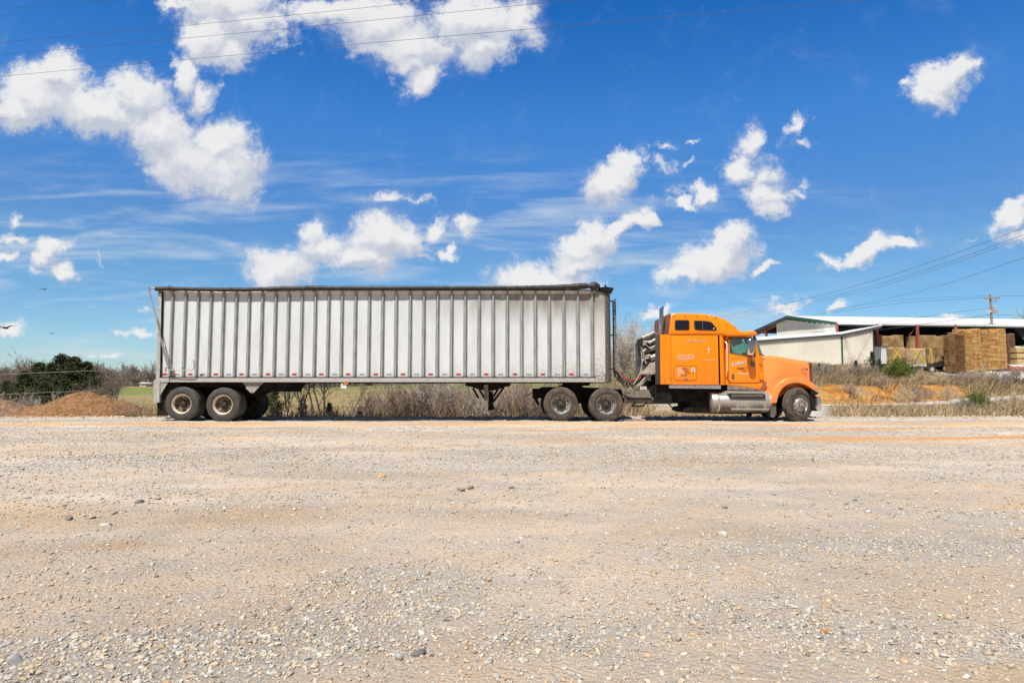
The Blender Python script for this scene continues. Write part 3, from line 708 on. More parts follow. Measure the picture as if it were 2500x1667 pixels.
# bare shrubs of the thicket behind the trailer
thk = mat('thicket_twigs', (.30, .245, .19), .9, var=.3, vs=5); thk2 = mat('thicket_twigs_red', (.30, .21, .15), .9, var=.3, vs=5)
sh = [plant_proto('bare_shrub', 100 + i, thk2 if i % 2 else thk, (thk2, bark_l, thk, bark_l)[i % 4], h=2.0, stems=9, levels=3, spread=.6, r=.014, kids=(2, 2, 2), lean=.9, up=.5, rmin=.006) for i in range(5)]
used = set()
def put_shrub(i, px_, Yd, s, label, group):
    first = i not in used; used.add(i)
    place(sh[i], px_, Yd, s, r2.uniform(0, 6.28), label, 'shrub', group, first)
G = 'bare shrubs of the thicket behind the trailer'
for k in range(96):
    px_ = (690 + k * 13 if k < 17 else 905 + (k - 17) * 5.4) + r2.uniform(-6, 6); Yd = r2.uniform(25.9, 34)
    s = r2.uniform(.55, .95) * np.interp(px_, [690, 850, 950, 1250, 1380], [.60, .66, 1.35, 1.5, 1.2])
    if px_ > 1335: continue
    put_shrub(k % 5, px_, Yd, float(s), f'leafless grey brown shrub in the thicket under the trailer, {nth(k + 1)} from the left', G)
for k, px_ in enumerate((1300, 1318, 1336, 1352, 1372)):
    put_shrub(k % 5, px_, 25.8 + .8 * (k % 3), .9, f'leafless shrub behind the tractor drive wheels, {nth(k + 1)} from the left', 'shrubs behind the drive wheels')
for k, (px_, Yd, s) in enumerate(((268, 27, .55), (290, 27.5, .62), (312, 26, .65), (330, 27, .7), (352, 26, .62), (368, 28, .72), (300, 31, .8), (340, 33, .9))):
    put_shrub(k % 5, px_, Yd, s, f'low leafless bush between the mulch heap and the trailer tail, {nth(sorted((268,290,312,330,352,368,300,340)).index(px_) + 1) if 1 else 0} from the left', 'bushes at the trailer tail')
# thin bare trees standing over the thicket
bark_d = mat('dull_bark', (.22, .18, .155), .9, var=.3, vs=10)
bt = [plant_proto('bare_tree', 210 + i, bark_d, bark_d, h=6.4, stems=(1, 2, 1)[i], levels=3, spread=.6, r=.055, rmin=.010, kids=(2, 2, 2), lean=.25, up=.45, first=.2, seglen=6) for i in range(3)]
for i, (px_, Yd, s, lb_) in enumerate(((700, 26.2, .80, 'thin bare tree, nearest to the trailer wheels, seen under the trailer'), (722, 27, .85, 'forked bare tree beside the thin one behind the trailer axles'),
        (752, 26.4, .80, 'pale stemmed bare tree left of the straight dark trunk under the trailer'), (774, 26.0, .95, 'straight dark bare tree under the middle left of the trailer'),
        (797, 26.3, .9, 'bare tree with wide limbs left of the amber marker lamp'), (856, 26.6, .66, 'slim bare tree under the amber marker lamp'),
        (1062, 31, .95, 'thick grey bare tree behind the middle of the trailer'), (1030, 29, .7, 'slanting bare sapling left of the thick grey tree'),
        (1296, 30, .9, 'pale bare tree between the landing gear and the drive wheels'), (1365, 33, .9, 'pale straight bare trunk above the first drive wheel'))):
    place(bt[i % 3], px_, Yd, s, i * 1.3, lb_, 'tree', 'bare trees of the thicket', i < 3)
# big bare tree between trailer and tractor, with greening bushes at its foot
bb = plant_proto('bare_tree', 300, bark_l, bark_l, h=7.6, stems=7, levels=4, spread=.50, r=.07, rmin=.016, kids=(2, 2, 2, 2), lean=.42, up=.6, first=.1, seglen=5)
place(bb, 1530, 44, .80, .4, 'broad bare tree with many pale twigs between the trailer and the cab', 'tree', first=True)
place(bb, 1583, 46, .78, 2.4, 'smaller bare tree just left of the exhaust stack', 'tree')
place(bb, 1497, 52, .66, 4.0, 'bare tree half hidden by the trailer ladder', 'tree')
budm = bush_proto('budding_shrub', 5, 3.2, 2.6, (.30, .30, .08), 150, .07, 16)
place(budm, 1548, 38, 1.0, 0, 'yellow green budding bush behind the air hoses', 'shrub', first=True)
place(budm, 1500, 36, .75, 1.5, 'yellow green budding bush below the trailer nose', 'shrub')
place(budm, 1555, 30, .33, 2.2, 'small green weed bush below the frame step', 'shrub')
# cedars
ce = [cedar_proto(400 + i, 6.2, 4.6) for i in range(3)]
CL = [(62, 56, .82, 'lowest dark cedar at the left edge of the cedar clump'), (98, 60, 1.0, 'dark cedar behind the left mulch heap'), (128, 55, .95, 'dark cedar third from the left in the clump'),
      (150, 58, 1.14, 'tallest dark cedar with a ragged forked top'), (182, 55, 1.05, 'dense dark cedar right of the tallest one'), (212, 56, .98, 'blunt topped cedar at the right of the clump'),
      (236, 53, .68, 'short cedar at the right foot of the clump'), (20, 60, .66, 'small cedar at the left edge of the photo'), (162, 50, .66, 'low cedar in front of the tallest ones'), (112, 49, .62, 'low olive cedar in front of the clump')]
for i, (px_, Yd, s, lb_) in enumerate(CL):
    place(ce[i % 3], px_, Yd, s * 1.02, i * 2.1, lb_, 'tree', 'dark cedars on the left', i < 3, sz=s * .72)
cs = cedar_proto(440, 2.6, 1.9, 150, .075, (.07, .085, .03), 30)
for i, (px_, Yd, s, lb_) in enumerate(((672, 26.2, .80, 'dark young cedar right of the far trailer wheels'), (742, 27.5, .62, 'small cedar among the bare trees under the trailer'), (806, 27.2, .56, 'small grey green cedar right of the straight dark trunk'),
        (880, 28, .5, 'little dark cedar under the marker lamps'), (2000, 66, .5, 'small olive cedar on the bank below the annex corner'), (2130, 74, .95, 'small cedar on the bank left of the green bush'),
        (2148, 72, .72, 'smaller cedar touching the green bush on the bank'), (2090, 66, .7, 'brownish young cedar on the bank'))):
    place(cs, px_, Yd, s, i, lb_, 'tree', None, i == 0)
gb = bush_proto('green_shrub', 9, 4.4, 2.4, (.125, .165, .035), 420, .085, 34)
place(gb, 2195, 66, .80, 0, 'round bright green bush on the bank in front of the flatbeds', 'shrub', first=True, z=float(hgt(37.4, 66)) + .15)
gb2 = place(gb, 2385, 41, .50, 1.2, 'low dull green bush below the side road at the right', 'shrub'); gb2.scale = (.62, .5, .42)
# brown bushes among the bank grass
bbm = [plant_proto('bank_bush', 800 + i, bark, (bark, bark_r, bark_t)[i], h=1.7, stems=14, levels=3, spread=.75, r=.02, rmin=.013, kids=(2, 2, 2), lean=1.5, up=.35) for i in range(3)]
BBL = ((2020, 62, 1.0), (2060, 58, .9), (2085, 70, 1.2), (2110, 60, 1.2), (2150, 52, .7), (2250, 60, .9), (2215, 52, .7), (2262, 66, .7), (2290, 60, .8), (2330, 64, .7), (2365, 62, 1.0), (2400, 70, 1.2), (2440, 66, 1.1), (2480, 72, 1.2), (2205, 49.5, .8), (2250, 51, .8), (2075, 49, .7), (2310, 53, .8), (2350, 34, .6), (2440, 36, .7), (2480, 33, .8), (2010, 66, .9))
for k, (px_, Yd, s) in enumerate(BBL):
    place(bbm[k % 3], px_, Yd, s, k * 1.1, f'brown leafless bush in the matted grass of the clay bank, {nth(sorted(BBL).index((px_, Yd, s)) + 1)} from the left', 'shrub', 'brown bushes of the clay bank', k < 3)
# bare trees left of and behind the cedars
bark_d = mat('dull_bark', (.25, .205, .18), .9, var=.3, vs=10)
bl = [plant_proto('bare_tree', 500 + i, bark_d, bark_d, h=8.5, stems=4, levels=4, spread=.46, r=.08, rmin=.017, kids=(2, 2, 2, 2), lean=.3, up=.6, seglen=5) for i in range(3)]
BL = [(8, 78, .84, 'reddish bare tree at the far left edge'), (45, 80, .80, 'bare tree left of the cedar clump'), (75, 76, .92, 'fan topped bare tree rising over the left cedars'), (215, 74, .88, 'bare tree showing over the blunt cedar'),
      (250, 60, .72, 'bare grey tree leaning from the right end of the cedars'), (262, 66, .66, 'grey bare tree standing clear right of the cedars'), (28, 70, .66, 'grey bare tree behind the smallest cedar'), (238, 48, .5, 'pale dead branches in front of the right cedar'), (150, 84, .85, 'bare tree hidden behind the tallest cedar'), (0, 60, .5, 'low reddish bare tree cut by the left edge of the photo'), (32, 62, .52, 'low bare tree right behind the smallest cedar'), (288, 90, .62, 'bare tree in the middle of the gap between cedars and trailer')]
for i, (px_, Yd, s, lb_) in enumerate(BL): place(bl[i % 3], px_, Yd, s * .95, i * 1.7, lb_, 'tree', 'bare trees around the cedars', i < 3, sz=s * .74)
for k, (px_, Yd, s) in enumerate(((10, 34, 1.0), (45, 36, 1.1), (85, 35, 1.0), (130, 37, 1.1), (170, 36, 1.1), (205, 37, 1.2), (235, 36, 1.0), (255, 38, 1.15), (275, 37, .9))):
    put_shrub(k % 5, px_, Yd, s, f'leafless brush in front of the dark cedars, {nth(k + 1)} from the left', 'brush in front of the cedars')
# tree behind the pallet yard
yt = plant_proto('budding_tree', 611, bark_l, mat('budding_twigs', (.33, .36, .20), .9, var=.2), h=13, stems=4, levels=4, spread=.5, r=.16, rmin=.045, kids=(2, 2, 3, 2), lean=.5, up=.5, seglen=5)
for ch in yt.children:
    pass
place(yt, 2450, 150, 1.05, 0, 'pale green budding tree behind the utility pole', 'tree', first=True, z=4.0)
place(yt, 2540, 140, 1.0, 2, 'bare tree at the right edge behind the lumber', 'tree', z=4.0)
# distant woods: reads as one mass
def wood(name, spots, hmean, seed, label, mt):
    rs = np.random.default_rng(seed); protos = [prisms(np.concatenate(twig_tree(np.random.default_rng(seed + i), h=1, stems=2, levels=3, spread=.5, r=.02, rmin=.008, kids=(3, 2, 2), lean=.25, up=.6)), 3) for i in range(5)]
    Vs = []; Fs = []; o = 0
    for (x, y) in spots:
        v, f = protos[rs.integers(5)]; a = rs.uniform(0, 6.28); s = hmean * rs.uniform(.7, 1.25)
        vx = v[:, 0] * math.cos(a) - v[:, 1] * math.sin(a); vy = v[:, 0] * math.sin(a) + v[:, 1] * math.cos(a)
        Vs.append(np.stack([vx * s * 1.15 + x, vy * s * 1.15 + y, v[:, 2] * s + float(hgt(x, y)) - .3], 1)); Fs.append(f + o); o += len(v)
    return tag(np_mesh(name, np.concatenate(Vs), np.concatenate(Fs), mt), label, 'woods', kind='stuff')
rw = np.random.default_rng(5)
sp1 = [(x, 318 + rw.uniform(-12, 45)) for x in rw.uniform(-300, 30, 520)]
wood('distant_woods', sp1, 9.5, 700, 'grey leafless woods on the horizon behind the far field', mat('far_twigs', (.235, .19, .175), .95, var=.2, vs=.3))
hb = MB(); hx = np.linspace(-420, 120, 90)
hb.v = []; 
for x in hx:
    z = float(hgt(x, 350)); hb.v += [(x, 352, z - 1), (x, 352, z + 4.6 + 2.4 * float(fbm(x * .05, 0 * x, 4, 3)))]
hb.v += [(a, 372, c_) for (a, b_, c_) in hb.v]; nh = len(hx)
for i in range(nh - 1):
    a = 2 * i; hb.f += [(a, a + 2, a + 3, a + 1), (a + 1, a + 3, a + 3 + 2 * nh, a + 1 + 2 * nh), (a + 2 * nh, a + 1 + 2 * nh, a + 3 + 2 * nh, a + 2 + 2 * nh)]
o = hb.build('wood_thicket', mat('far_thicket', (.15, .125, .115), 1, var=.25, vs=.5)); tag(o, 'dense purple grey heart of the distant woods', 'woods', kind='stuff')
# ================================================================ vehicles
Y0 = 20.8; YF = Y0 + 2.55
black = mat('black_rubber', (.016, .0155, .015), .75, var=.3, vs=8, spec=.15)
frame_m = mat('dark_frame', (.013, .012, .012), .7, var=.5, vs=5, dirt=(.05, .04, .03), dirt_amt=.2, spec=.12)
dusty = mat('dusty_steel', (.17, .155, .13), .75, var=.25, vs=10, dirt=(.30, .24, .17), dirt_amt=.3)
alu = mat('aluminium', (.60, .60, .59), .38, .75, var=.12, vs=7, dirt=(.25, .20, .14), dirt_amt=.25)
galv = mat('galvanised', (.33, .36, .36), .5, .25, var=.18, vs=9, dirt=(.20, .18, .15), dirt_amt=.3, dirt_scale=14, stretch=(1, 1, .3))
chrome = mat('chrome', (.80, .80, .82), .12, 1.0, var=.1, vs=6)
red_r = mat('red_reflector', (.55, .02, .02), .35)
sil_r = mat('silver_reflector', (.48, .48, .47), .4, .3)
tarp_m = mat('black_tarp', (.020, .020, .021), .55, var=.4, vs=7, bump=.6, bs=14)

def speckle_mat(name, base, specks, amt_z, streak=None, rough=.5, metal=0):
    """paint with thrown road dirt: denser low down; amt_z(n, sepxyz) gives the amount"""
    m = bpy.data.materials.new(name); m.use_nodes = True; m.node_tree.nodes.clear(); n = NT(m.node_tree)
    geo = n.new('ShaderNodeNewGeometry'); pos = geo.outputs['Position']; sp = n.new('ShaderNodeSeparateXYZ', {0: pos})
    amt = amt_z(n, sp)
    nz = n.noise(pos, 31, 3, .65); th = n.m('SUBTRACT', .78, n.m('MULTIPLY', amt, .30))
    dots = n.mr(nz, th, n.m('ADD', th, .05))
    base_ = n.mix(n.mr(n.noise(n.vm('MULTIPLY', pos, (1, 1, .25)), 3, 5, .6), .35, .7), base, tuple(x * .88 for x in base))
    if streak: base_ = n.mix(streak(n, sp, pos), base_, (.27, .25, .235))
    c_ = n.mix(n.m('MULTIPLY', dots, .75), base_, specks)
    b = n.new('ShaderNodeBsdfPrincipled', {'Base Color': c_, 'Roughness': rough, 'Metallic': metal})
    n.new('ShaderNodeOutputMaterial', {'Surface': b.outputs[0]}); return m
def t_amt(n, sp): return n.m('ADD', n.mr(sp.outputs[2], 2.6, 1.3, 0, .62), n.mr(sp.outputs[0], -4, 3, 0, .33))
def t_streak(n, sp, pos):
    up = n.m('MULTIPLY', n.mr(sp.outputs[2], 2.7, 3.8, 0, 1), n.mr(sp.outputs[0], -4.5, 1.6, 0, 1.15))
    up2 = n.m('MULTIPLY', n.mr(sp.outputs[2], 2.2, 4.0, 0, 1), n.mr(sp.outputs[0], 1.6, 2.7, 0, .8))
    return n.m('MULTIPLY', n.m('MAXIMUM', up, up2), n.mr(n.noise(n.vm('MULTIPLY', pos, (2.5, 1, .5)), 2, 5, .6), .25, .7, .55, 1))
panel_w = speckle_mat('white_panel', (.66, .71, .765), (.20, .16, .12), t_amt, t_streak, .45)
rail_m = speckle_mat('rail_alloy', (.47, .475, .48), (.14, .11, .09), lambda n, sp: n.m('ADD', n.mr(sp.outputs[0], -9, 3, .3, .75), 0), None, .55, .1)
post_m = speckle_mat('grimy_panel', (.50, .48, .455), (.06, .05, .045), lambda n, sp: n.m('ADD', .95, 0), None, .5)
dark_post = speckle_mat('dark_grimy_post', (.16, .15, .14), (.035, .032, .03), lambda n, sp: n.m('ADD', 1.0, 0), None, .5)
YP = Y0 + .07                   # plane of the sheet between the ribs

tr = empty('semi_trailer', (P(900, 1028, Y0).x, Y0 + 1.3, 0), 'long white ribbed bulk trailer with a rolled black tarp along its top edge', 'trailer')
# body: walls, open top
b = MB()
tl, trp = P(388, 709, YP), P(1476, 709, YP); bl_, br_ = P(388, 921, YP), P(1476, 921, YP)
x0, x1 = tl.x + .02, trp.x; z0, z1 = bl_.z, tl.z
b.box((x0, YP, z0), (x1, YP + .04, z1)); b.box((x0, YF - .06, z0), (x1, YF, z1)); b.box((x0 + .001, YP + .043, z0 + .01), (x0 + .05, YF - .063, z1 - .01))
b.box((x1 - .05, YP + .043, z0 + .01), (x1 - .001, YF - .063, z1 - .01)); b.box((x0 + .053, YP + .043, z0 + .02), (x1 - .053, YF - .063, z0 + .08))
b.build('side_panels', panel_w, tr)
# top rail (a pale strip under the tarp)
b = MB(); a0, a1 = P(393, 713.5, YP), P(1476, 713.5, YP); b.box((x0 + .05, YP - .018, z1 - .10), (x1, YP - .003, z1 - .01)); b.build('top_rail', mat('white_rail', (.72, .69, .65), .5, var=.15), tr)
RIB = [415.6, 448.3, 479.3, 510.8, 541.6, 573.1, 604.6, 636.8, 669.5, 701.5, 734.2, 767.3, 800, 832.7, 865.9, 899.8, 932.8, 966, 1000.4, 1033.8, 1067.7, 1102.1, 1135.6, 1169.5, 1204, 1239, 1274, 1307.7, 1342, 1377.5, 1412, 1447]
for k, px_ in enumerate(RIB):
    x = P(px_, 918, YP).x; zt = z1 - .03; zb = z0 + .012; w_ = .036
    prof = [(-w_ - .03, 0), (-w_ - .03, -.006), (-w_, -.008), (-w_ + .012, -.060), (-w_ + .022, -.068), (w_ - .022, -.068), (w_ - .012, -.060), (w_, -.008), (w_ + .03, -.006), (w_ + .03, 0)]
    pts = [Vector((x + a, YP - .0015 + d, zb)) for a, d in prof]
    b = MB().prism(pts, (0, 0, zt - zb)); b.build('side_post', galv, tr)
# conspicuity patches between the posts
mids = [402] + [(a + c_) / 2 for a, c_ in zip(RIB[:-1], RIB[1:])]
for k, px_ in enumerate(mids):
    c_ = P(px_ + .6, 913.3, YP - .004); red = k % 2 == 0
    if red:
        MB().box((c_.x - .068, YP - .007, c_.z - .026), (c_.x + .068, YP - .002, c_.z + .026)).build('reflector', red_r, tr)
    else:
        m_ = MB()
        m_.box((c_.x - .075, YP - .005, c_.z - .028), (c_.x - .045, YP - .002, c_.z + .028)); m_.box((c_.x + .045, YP - .005, c_.z - .028), (c_.x + .075, YP - .002, c_.z + .028))
        ring = [Vector((c_.x + math.cos(t) * .05, YP - .006, c_.z + math.sin(t) * .02)) for t in np.linspace(0, 6.283, 15)]
        m_.tube(ring, .0045, 4, False); m_.build('reflector', sil_r, tr)
# bottom rail with rivets
ra, rb = P(389, 921, Y0 - .02), P(1453, 932.5, Y0 - .02)
b = MB().box((ra.x, Y0 - .02, rb.z), (rb.x, Y0 + .30, ra.z)); b.build('bottom_rail', rail_m, tr)
b = MB().box((ra.x, Y0 - .032, ra.z + .001), (rb.x + .02, Y0 + .06, ra.z + .016)); b.build('rail_lip', frame_m, tr)
b = MB().box((ra.x + .02, YF - .30, rb.z), (rb.x, YF + .02, ra.z)); b.build('bottom_rail', rail_m, tr)
b = MB()
for x in np.arange(ra.x + .05, rb.x, .085):
    for dz in (.028, -.028 + (ra.z - rb.z)): b.box((x - .006, Y0 - .026, rb.z + dz - .006), (x + .006, Y0 - .019, rb.z + dz + .006))
b.build('rivets', mat('dark_rivets', (.16, .14, .12), .6), tr)
# front corner
b = MB().box((P(1453.3, 900, YP).x, Y0 - .012, P(0, 915.3, Y0).z), (P(1478, 900, YP).x, YP - .004, P(1460, 712, Y0).z)); b.build('front_panel', speckle_mat('front_sheet', (.60, .62, .64), (.09, .07, .055), t_amt, t_streak, .5), tr)
b = MB().box((P(1453.5, 900, Y0).x, Y0 - .016, P(1460, 933, Y0).z), (P(1477, 900, Y0).x, YP + .2, P(1460, 915.6, Y0).z)); b.build('corner_shoe', post_m, tr)
pts = [(1478, 0), (1483, -.0), (1489, .05), (1493, .16), (1494, .40), (1494, 2.1), (1493, 2.35), (1489, 2.5), (1478, 2.55), (1476, 2.4), (1476, .1)]
zt, zb = P(1480, 704, Y0).z, P(1480, 933, Y0).z
b = MB().prism([Vector((P(a, 900, Y0).x, Y0 - .02 + d, zb)) for a, d in pts], (0, 0, zt - zb)); b.build('front_post', dark_post, tr, 40)
b = MB().side([(1462, 706.5), (1464, 701.5), (1479, 700), (1499, 703), (1497, 708), (1494, 714), (1478, 716), (1462, 711)], Y0 - .06, YF + .06); b.build('front_cap', frame_m, tr)
MB().tube([P(1478, 701, Y0 + .1), P(1478, 693, Y0 + .1)], [.035, .003], 5).build('cap_hook', black, tr)
# tail frame
b = MB().side([(386, 708), (394, 708), (389.5, 932), (388.8, 982), (381.5, 982), (381, 930)], Y0 - .03, Y0 + .09); b.side([(386.1, 708), (394, 708), (389.4, 932), (388.8, 981), (381.5, 981), (381, 930)], YF - .09, YF + .03)
b.build('rear_post', mat('tail_post', (.40, .42, .40), .55, .1, var=.2, vs=6, dirt=(.2, .18, .15), dirt_amt=.2), tr)
b = MB().side([(394.3, 712), (397, 712), (391.6, 921), (389.8, 921)], Y0 + .0, YP - .002); b.build('door_seal', black, tr)
b = MB().side([(386.5, 705), (394.5, 705), (394.2, 722), (386.2, 722)], Y0 - .045, Y0 - .032); b.build('post_plate', mat('blue_grey_plate', (.15, .19, .21), .5), tr)
b = MB().side([(374.5, 929), (381, 924), (381, 982), (374, 981)], Y0 - .0, YF); b.build('bumper', mat('bumper_grey', (.42, .43, .44), .5, .2, var=.12, vs=5), tr)
b = MB().side([(390, 932.8), (410, 932.8), (388.8, 968)], Y0 + .0, Y0 + .03); b.build('corner_gusset', mat('gusset_steel', (.36, .355, .33), .6, .1, var=.2, vs=6, dirt=(.15, .13, .1), dirt_amt=.3, dirt_scale=8), tr)
# tarp: roll along the near edge and cover over the top
roll = []; rr = []
for px_, py_, r_ in ((380, 704.5, .062), (400, 704.8, .066), (414, 704.8, .070), (430, 705, .066), (470, 706.3, .062), (520, 707, .064), (600, 707, .066), (680, 705, .072), (740, 703.6, .074), (763, 703, .080), (768, 703.3, .070), (800, 703.3, .066), (880, 703.2, .062), (933, 703.5, .070), (1000, 703.2, .062), (1100, 703, .060), (1180, 703, .062), (1300, 702.4, .068), (1370, 701, .078), (1400, 700, .085), (1430, 698.6, .098), (1446, 698, .105), (1460, 699.5, .10), (1468, 704, .055)):
    roll.append(P(px_, py_, Y0 - .055)); rr.append(r_)
# sample finely and wrinkle
rs = np.random.default_rng(3); pts = []; rad = []
for i in range(len(roll) - 1):
    k = max(2, int((roll[i + 1] - roll[i]).length / .09))
    for j in range(k):
        t = j / k; p = roll[i].lerp(roll[i + 1], t); rd = rr[i] * (1 - t) + rr[i + 1] * t
        wr = 1 + rs.normal(0, .035 + (.14 if p.x > P(1395, 900, Y0).x else 0)); pts.append(p + Vector((0, 0, rs.normal(0, .004)))); rad.append(rd * wr)
MB().tube(pts, rad, 14).build('tarp_roll', tarp_m, tr, 60)
b = MB(); nX = 60; top = []
for i in range(nX):
    x = x0 + (x1 - x0) * i / (nX - 1)
    for j in range(9):
        t = j / 8; y = Y0 + .02 + (YF - Y0 - .02) * t; top.append((x, y, z1 + .035 + .10 * math.sin(math.pi * t) * (1 + .2 * math.sin(i * 1.3)) - .02 * (i / nX)))
b.v = top; b.f = [(i * 9 + j, i * 9 + j + 1, (i + 1) * 9 + j + 1, (i + 1) * 9 + j) for i in range(nX - 1) for j in range(8)]
b.build('tarp_cover', tarp_m, tr, 60)
b = MB()
for px_ in (414, 764, 933, 1102):
    c_ = P(px_, 704, Y0 - .02); b.tube([c_ + Vector((math.cos(t) * 0, math.sin(t) * .083, math.cos(t) * .083)) for t in np.linspace(0, 6.28, 14)], .011, 5, False)
    b.tube([c_ + Vector((.01, -.07, -.03)), c_ + Vector((.015, 0, -.13))], .012, 5)
b.build('tarp_strap', mat('strap_grey', (.14, .13, .12), .8), tr)
# crank arm
steel = mat('bare_steel', (.40, .39, .37), .45, .5, var=.2, vs=20)
b = MB().tube([P(363, 703, Y0 - .12), P(383, 704, Y0 - .03)], .022, 8); b.tube([P(362.5, 700, Y0 - .13), P(364, 712, Y0 - .13)], .028, 8)
b.tube([P(364, 708, Y0 - .13), P(393, 826, Y0 - .15)], .016, 7); b.tube([P(389, 815, Y0 - .15), P(409, 894, Y0 - .13)], .022, 8); b.tube([P(394, 826, Y0 - .19), P(412, 893, Y0 - .15)], .012, 6)
b.build('tarp_arm', steel, tr, 60)
b = MB().tube([P(405, 903, Y0 - .16), P(440, 903.5, Y0 - .17), P(466, 904, Y0 - .17), P(471, 902, Y0 - .17), P(474, 896, Y0 - .17), P(472.3, 879, Y0 - .17), P(472.5, 878.6, Y0 - .17), P(481, 879, Y0 - .17)], .013, 8)
b.box(P(407, 891, Y0 - .17), P(417, 900, Y0 - .03)); b.box(P(443, 896, Y0 - .17), P(447, 905, Y0 - .06)); b.tube([P(404, 897, Y0 - .16), P(404, 908, Y0 - .16)], .022, 7)
b.box(P(413, 888, Y0 - .11), P(420, 902, Y0 - .01))
b.build('crank_handle', steel, tr, 60)
# ladder on the nose
b = MB(); lx0, lx1 = P(1496, 800, Y0 + .5), P(1501, 800, Y0 + .5)
lt, lb2 = P(1500, 731, Y0 + .5).z, P(1500, 906, Y0 + .5).z; xL = P(1500, 800, Y0 + .5).x
for y in (Y0 + .30, Y0 + .72): b.box((xL - .02, y, lb2), (xL + .03, y + .03, lt))
for k in range(9): z = lb2 + .1 + (lt - lb2 - .2) * k / 8; b.box((xL - .012, Y0 + .33, z - .015), (xL + .018, Y0 + .72, z + .015))
for z in (lt - .05, (lt + lb2) / 2, lb2 + .06): b.box((x1 - .02, Y0 + .50, z - .02), (xL - .021, Y0 + .54, z + .02))
b.box((xL - .11, Y0 + .305, lb2 + .02), (xL - .021, Y0 + .325, lt - .02)) if False else None
b.build('ladder', mat('ladder_steel', (.17, .18, .20), .5, .4), tr)
# underside
zr = rb.z
b = MB().side([(400, 933), (700, 933), (686, 953), (640, 955), (622, 962), (606, 955), (590, 962), (400, 962)], Y0 + .75, YF - .75); b.side([(396, 933.2), (470, 933.2), (470, 975), (398, 975)], Y0 + .9, YF - .9)
b.side([(640, 933.3), (703, 933.3), (688, 956), (642, 956)], Y0 + .35, YF - .35); b.side([(400, 933.1), (640, 933.1), (640, 945), (400, 945)], Y0 + .28, Y0 + .75)
b.box((x0 + .3, Y0 + .8, zr - .02), (x1 - .2, Y0 + .95, zr + .1)); b.box((x0 + .3, YF - .95, zr - .02), (x1 - .2, YF - .8, zr + .1))
b.build('sub_frame', frame_m, tr)
b = MB().side([(592, 933), (643, 933), (618.5, 958.5), (611.5, 958.5)], Y0 + .05, Y0 + .08); b.build('gusset_plate', mat('gusset_dull', (.27, .265, .25), .65, var=.2, vs=6), tr)
b = MB().side([(599, 946), (631, 946), (618.6, 958.8), (611.4, 958.8)], Y0 + .040, Y0 + .0485); b.build('gusset_plate', mat('gusset_steel', (.36, .355, .33), .6), tr)
b = MB()
for px_ in (443, 543.5):
    c_ = P(px_, 987, Y0); b.tube([(c_.x, Y0 + .2, c_.z), (c_.x, YF - .2, c_.z)], .07, 10)
    for yy in (Y0 + .75, YF - .85): b.box((c_.x - .35, yy, c_.z + .05), (c_.x + .35, yy + .1, c_.z + .16))
b.build('axle', frame_m, tr)
b = MB().side([(383, 985), (384.3, 975), (389, 968), (404, 948), (418, 935), (440, 935), (424, 975), (415, 1010), (384, 1015)], Y0 + .10, Y0 + .70)
b.build('mud_flap', black, tr, None)
b = MB().side([(383, 985), (389, 968), (404, 948), (418, 935), (440, 935), (424, 975), (415, 1010), (384, 1015)], YF - .7, YF - .1); b.build('mud_flap', black, tr)
# landing gear
lg = mat('landing_gear_steel', (.17, .165, .145), .7, var=.2, vs=12, dirt=(.3, .26, .2), dirt_amt=.2, dirt_scale=9)
for k, yy in enumerate((Y0 + .28, YF - .45)):
    b = MB(); b.side([(1181, 939), (1191.5, 939), (1191.5, 956), (1181, 956)], yy - .03, yy + .15); b.side([(1181.8, 956), (1190.8, 956), (1190.8, 1000), (1181.8, 1000)], yy, yy + .12)
    b.build('landing_leg', lg, tr)
    b = MB().side([(1183, 1000), (1189, 1000), (1196, 1008.5), (1194, 1010), (1179, 1010), (1177.5, 1008.5)], yy - .06, yy + .18); b.build('landing_foot', lg, tr)
b = MB().side([(1136, 933.2), (1246, 933.2), (1246, 942), (1232, 945), (1213, 952), (1192, 955), (1170, 951), (1150, 944), (1136, 942)], Y0 + .44, Y0 + .50)
b.side([(1136, 933.3), (1246, 933.3), (1246, 938), (1136, 938)], Y0 + .5, YF - .5)
b.build('gear_mount', frame_m, tr)
b = MB()
for (p, q, yy) in (((1154, 947), (1169, 972), 1.0), ((1170, 950), (1183, 972), .5), ((1230, 946), (1197, 990), .40), ((1216, 950), (1193, 985), 1.0), ((1196, 988), (1206, 974), .36)):
    b.tube([P(*p, Y0 + yy), P(*q, Y0 + yy)], .035, 6)
b.side([(1190, 1003), (1202, 984), (1206, 997), (1210, 998.5)], Y0 + .5, Y0 + 1.2); b.side([(1192, 955), (1203, 955), (1203, 985), (1192, 1000)], Y0 + 1.6, Y0 + 1.7)
b.build('gear_brace', frame_m, tr)
# marker lamps
amber = mat('amber_lens', (.75, .20, .02), .3)
for px_, on in ((844, 1), (898, 0)):
    b = MB().side([(px_ - 8.5, 932.7), (px_ + 8.5, 932.7), (px_ + 7, 939.5), (px_ - 6, 940)], Y0 - .012, Y0 + .14); h_ = b.build('marker_lamp', black, tr)
    if on:
        b = MB().side([(px_ - 6, 934.3), (px_ + 7, 934.3), (px_ + 5.5, 938), (px_ - 5, 938.5)], Y0 - .03, Y0 - .014); b.build('lens', amber, h_)
b = MB().side([(877.5, 933), (879, 933), (879, 937), (877.5, 937)], Y0 + .1, Y0 + .12); b.build('hook', black, tr)

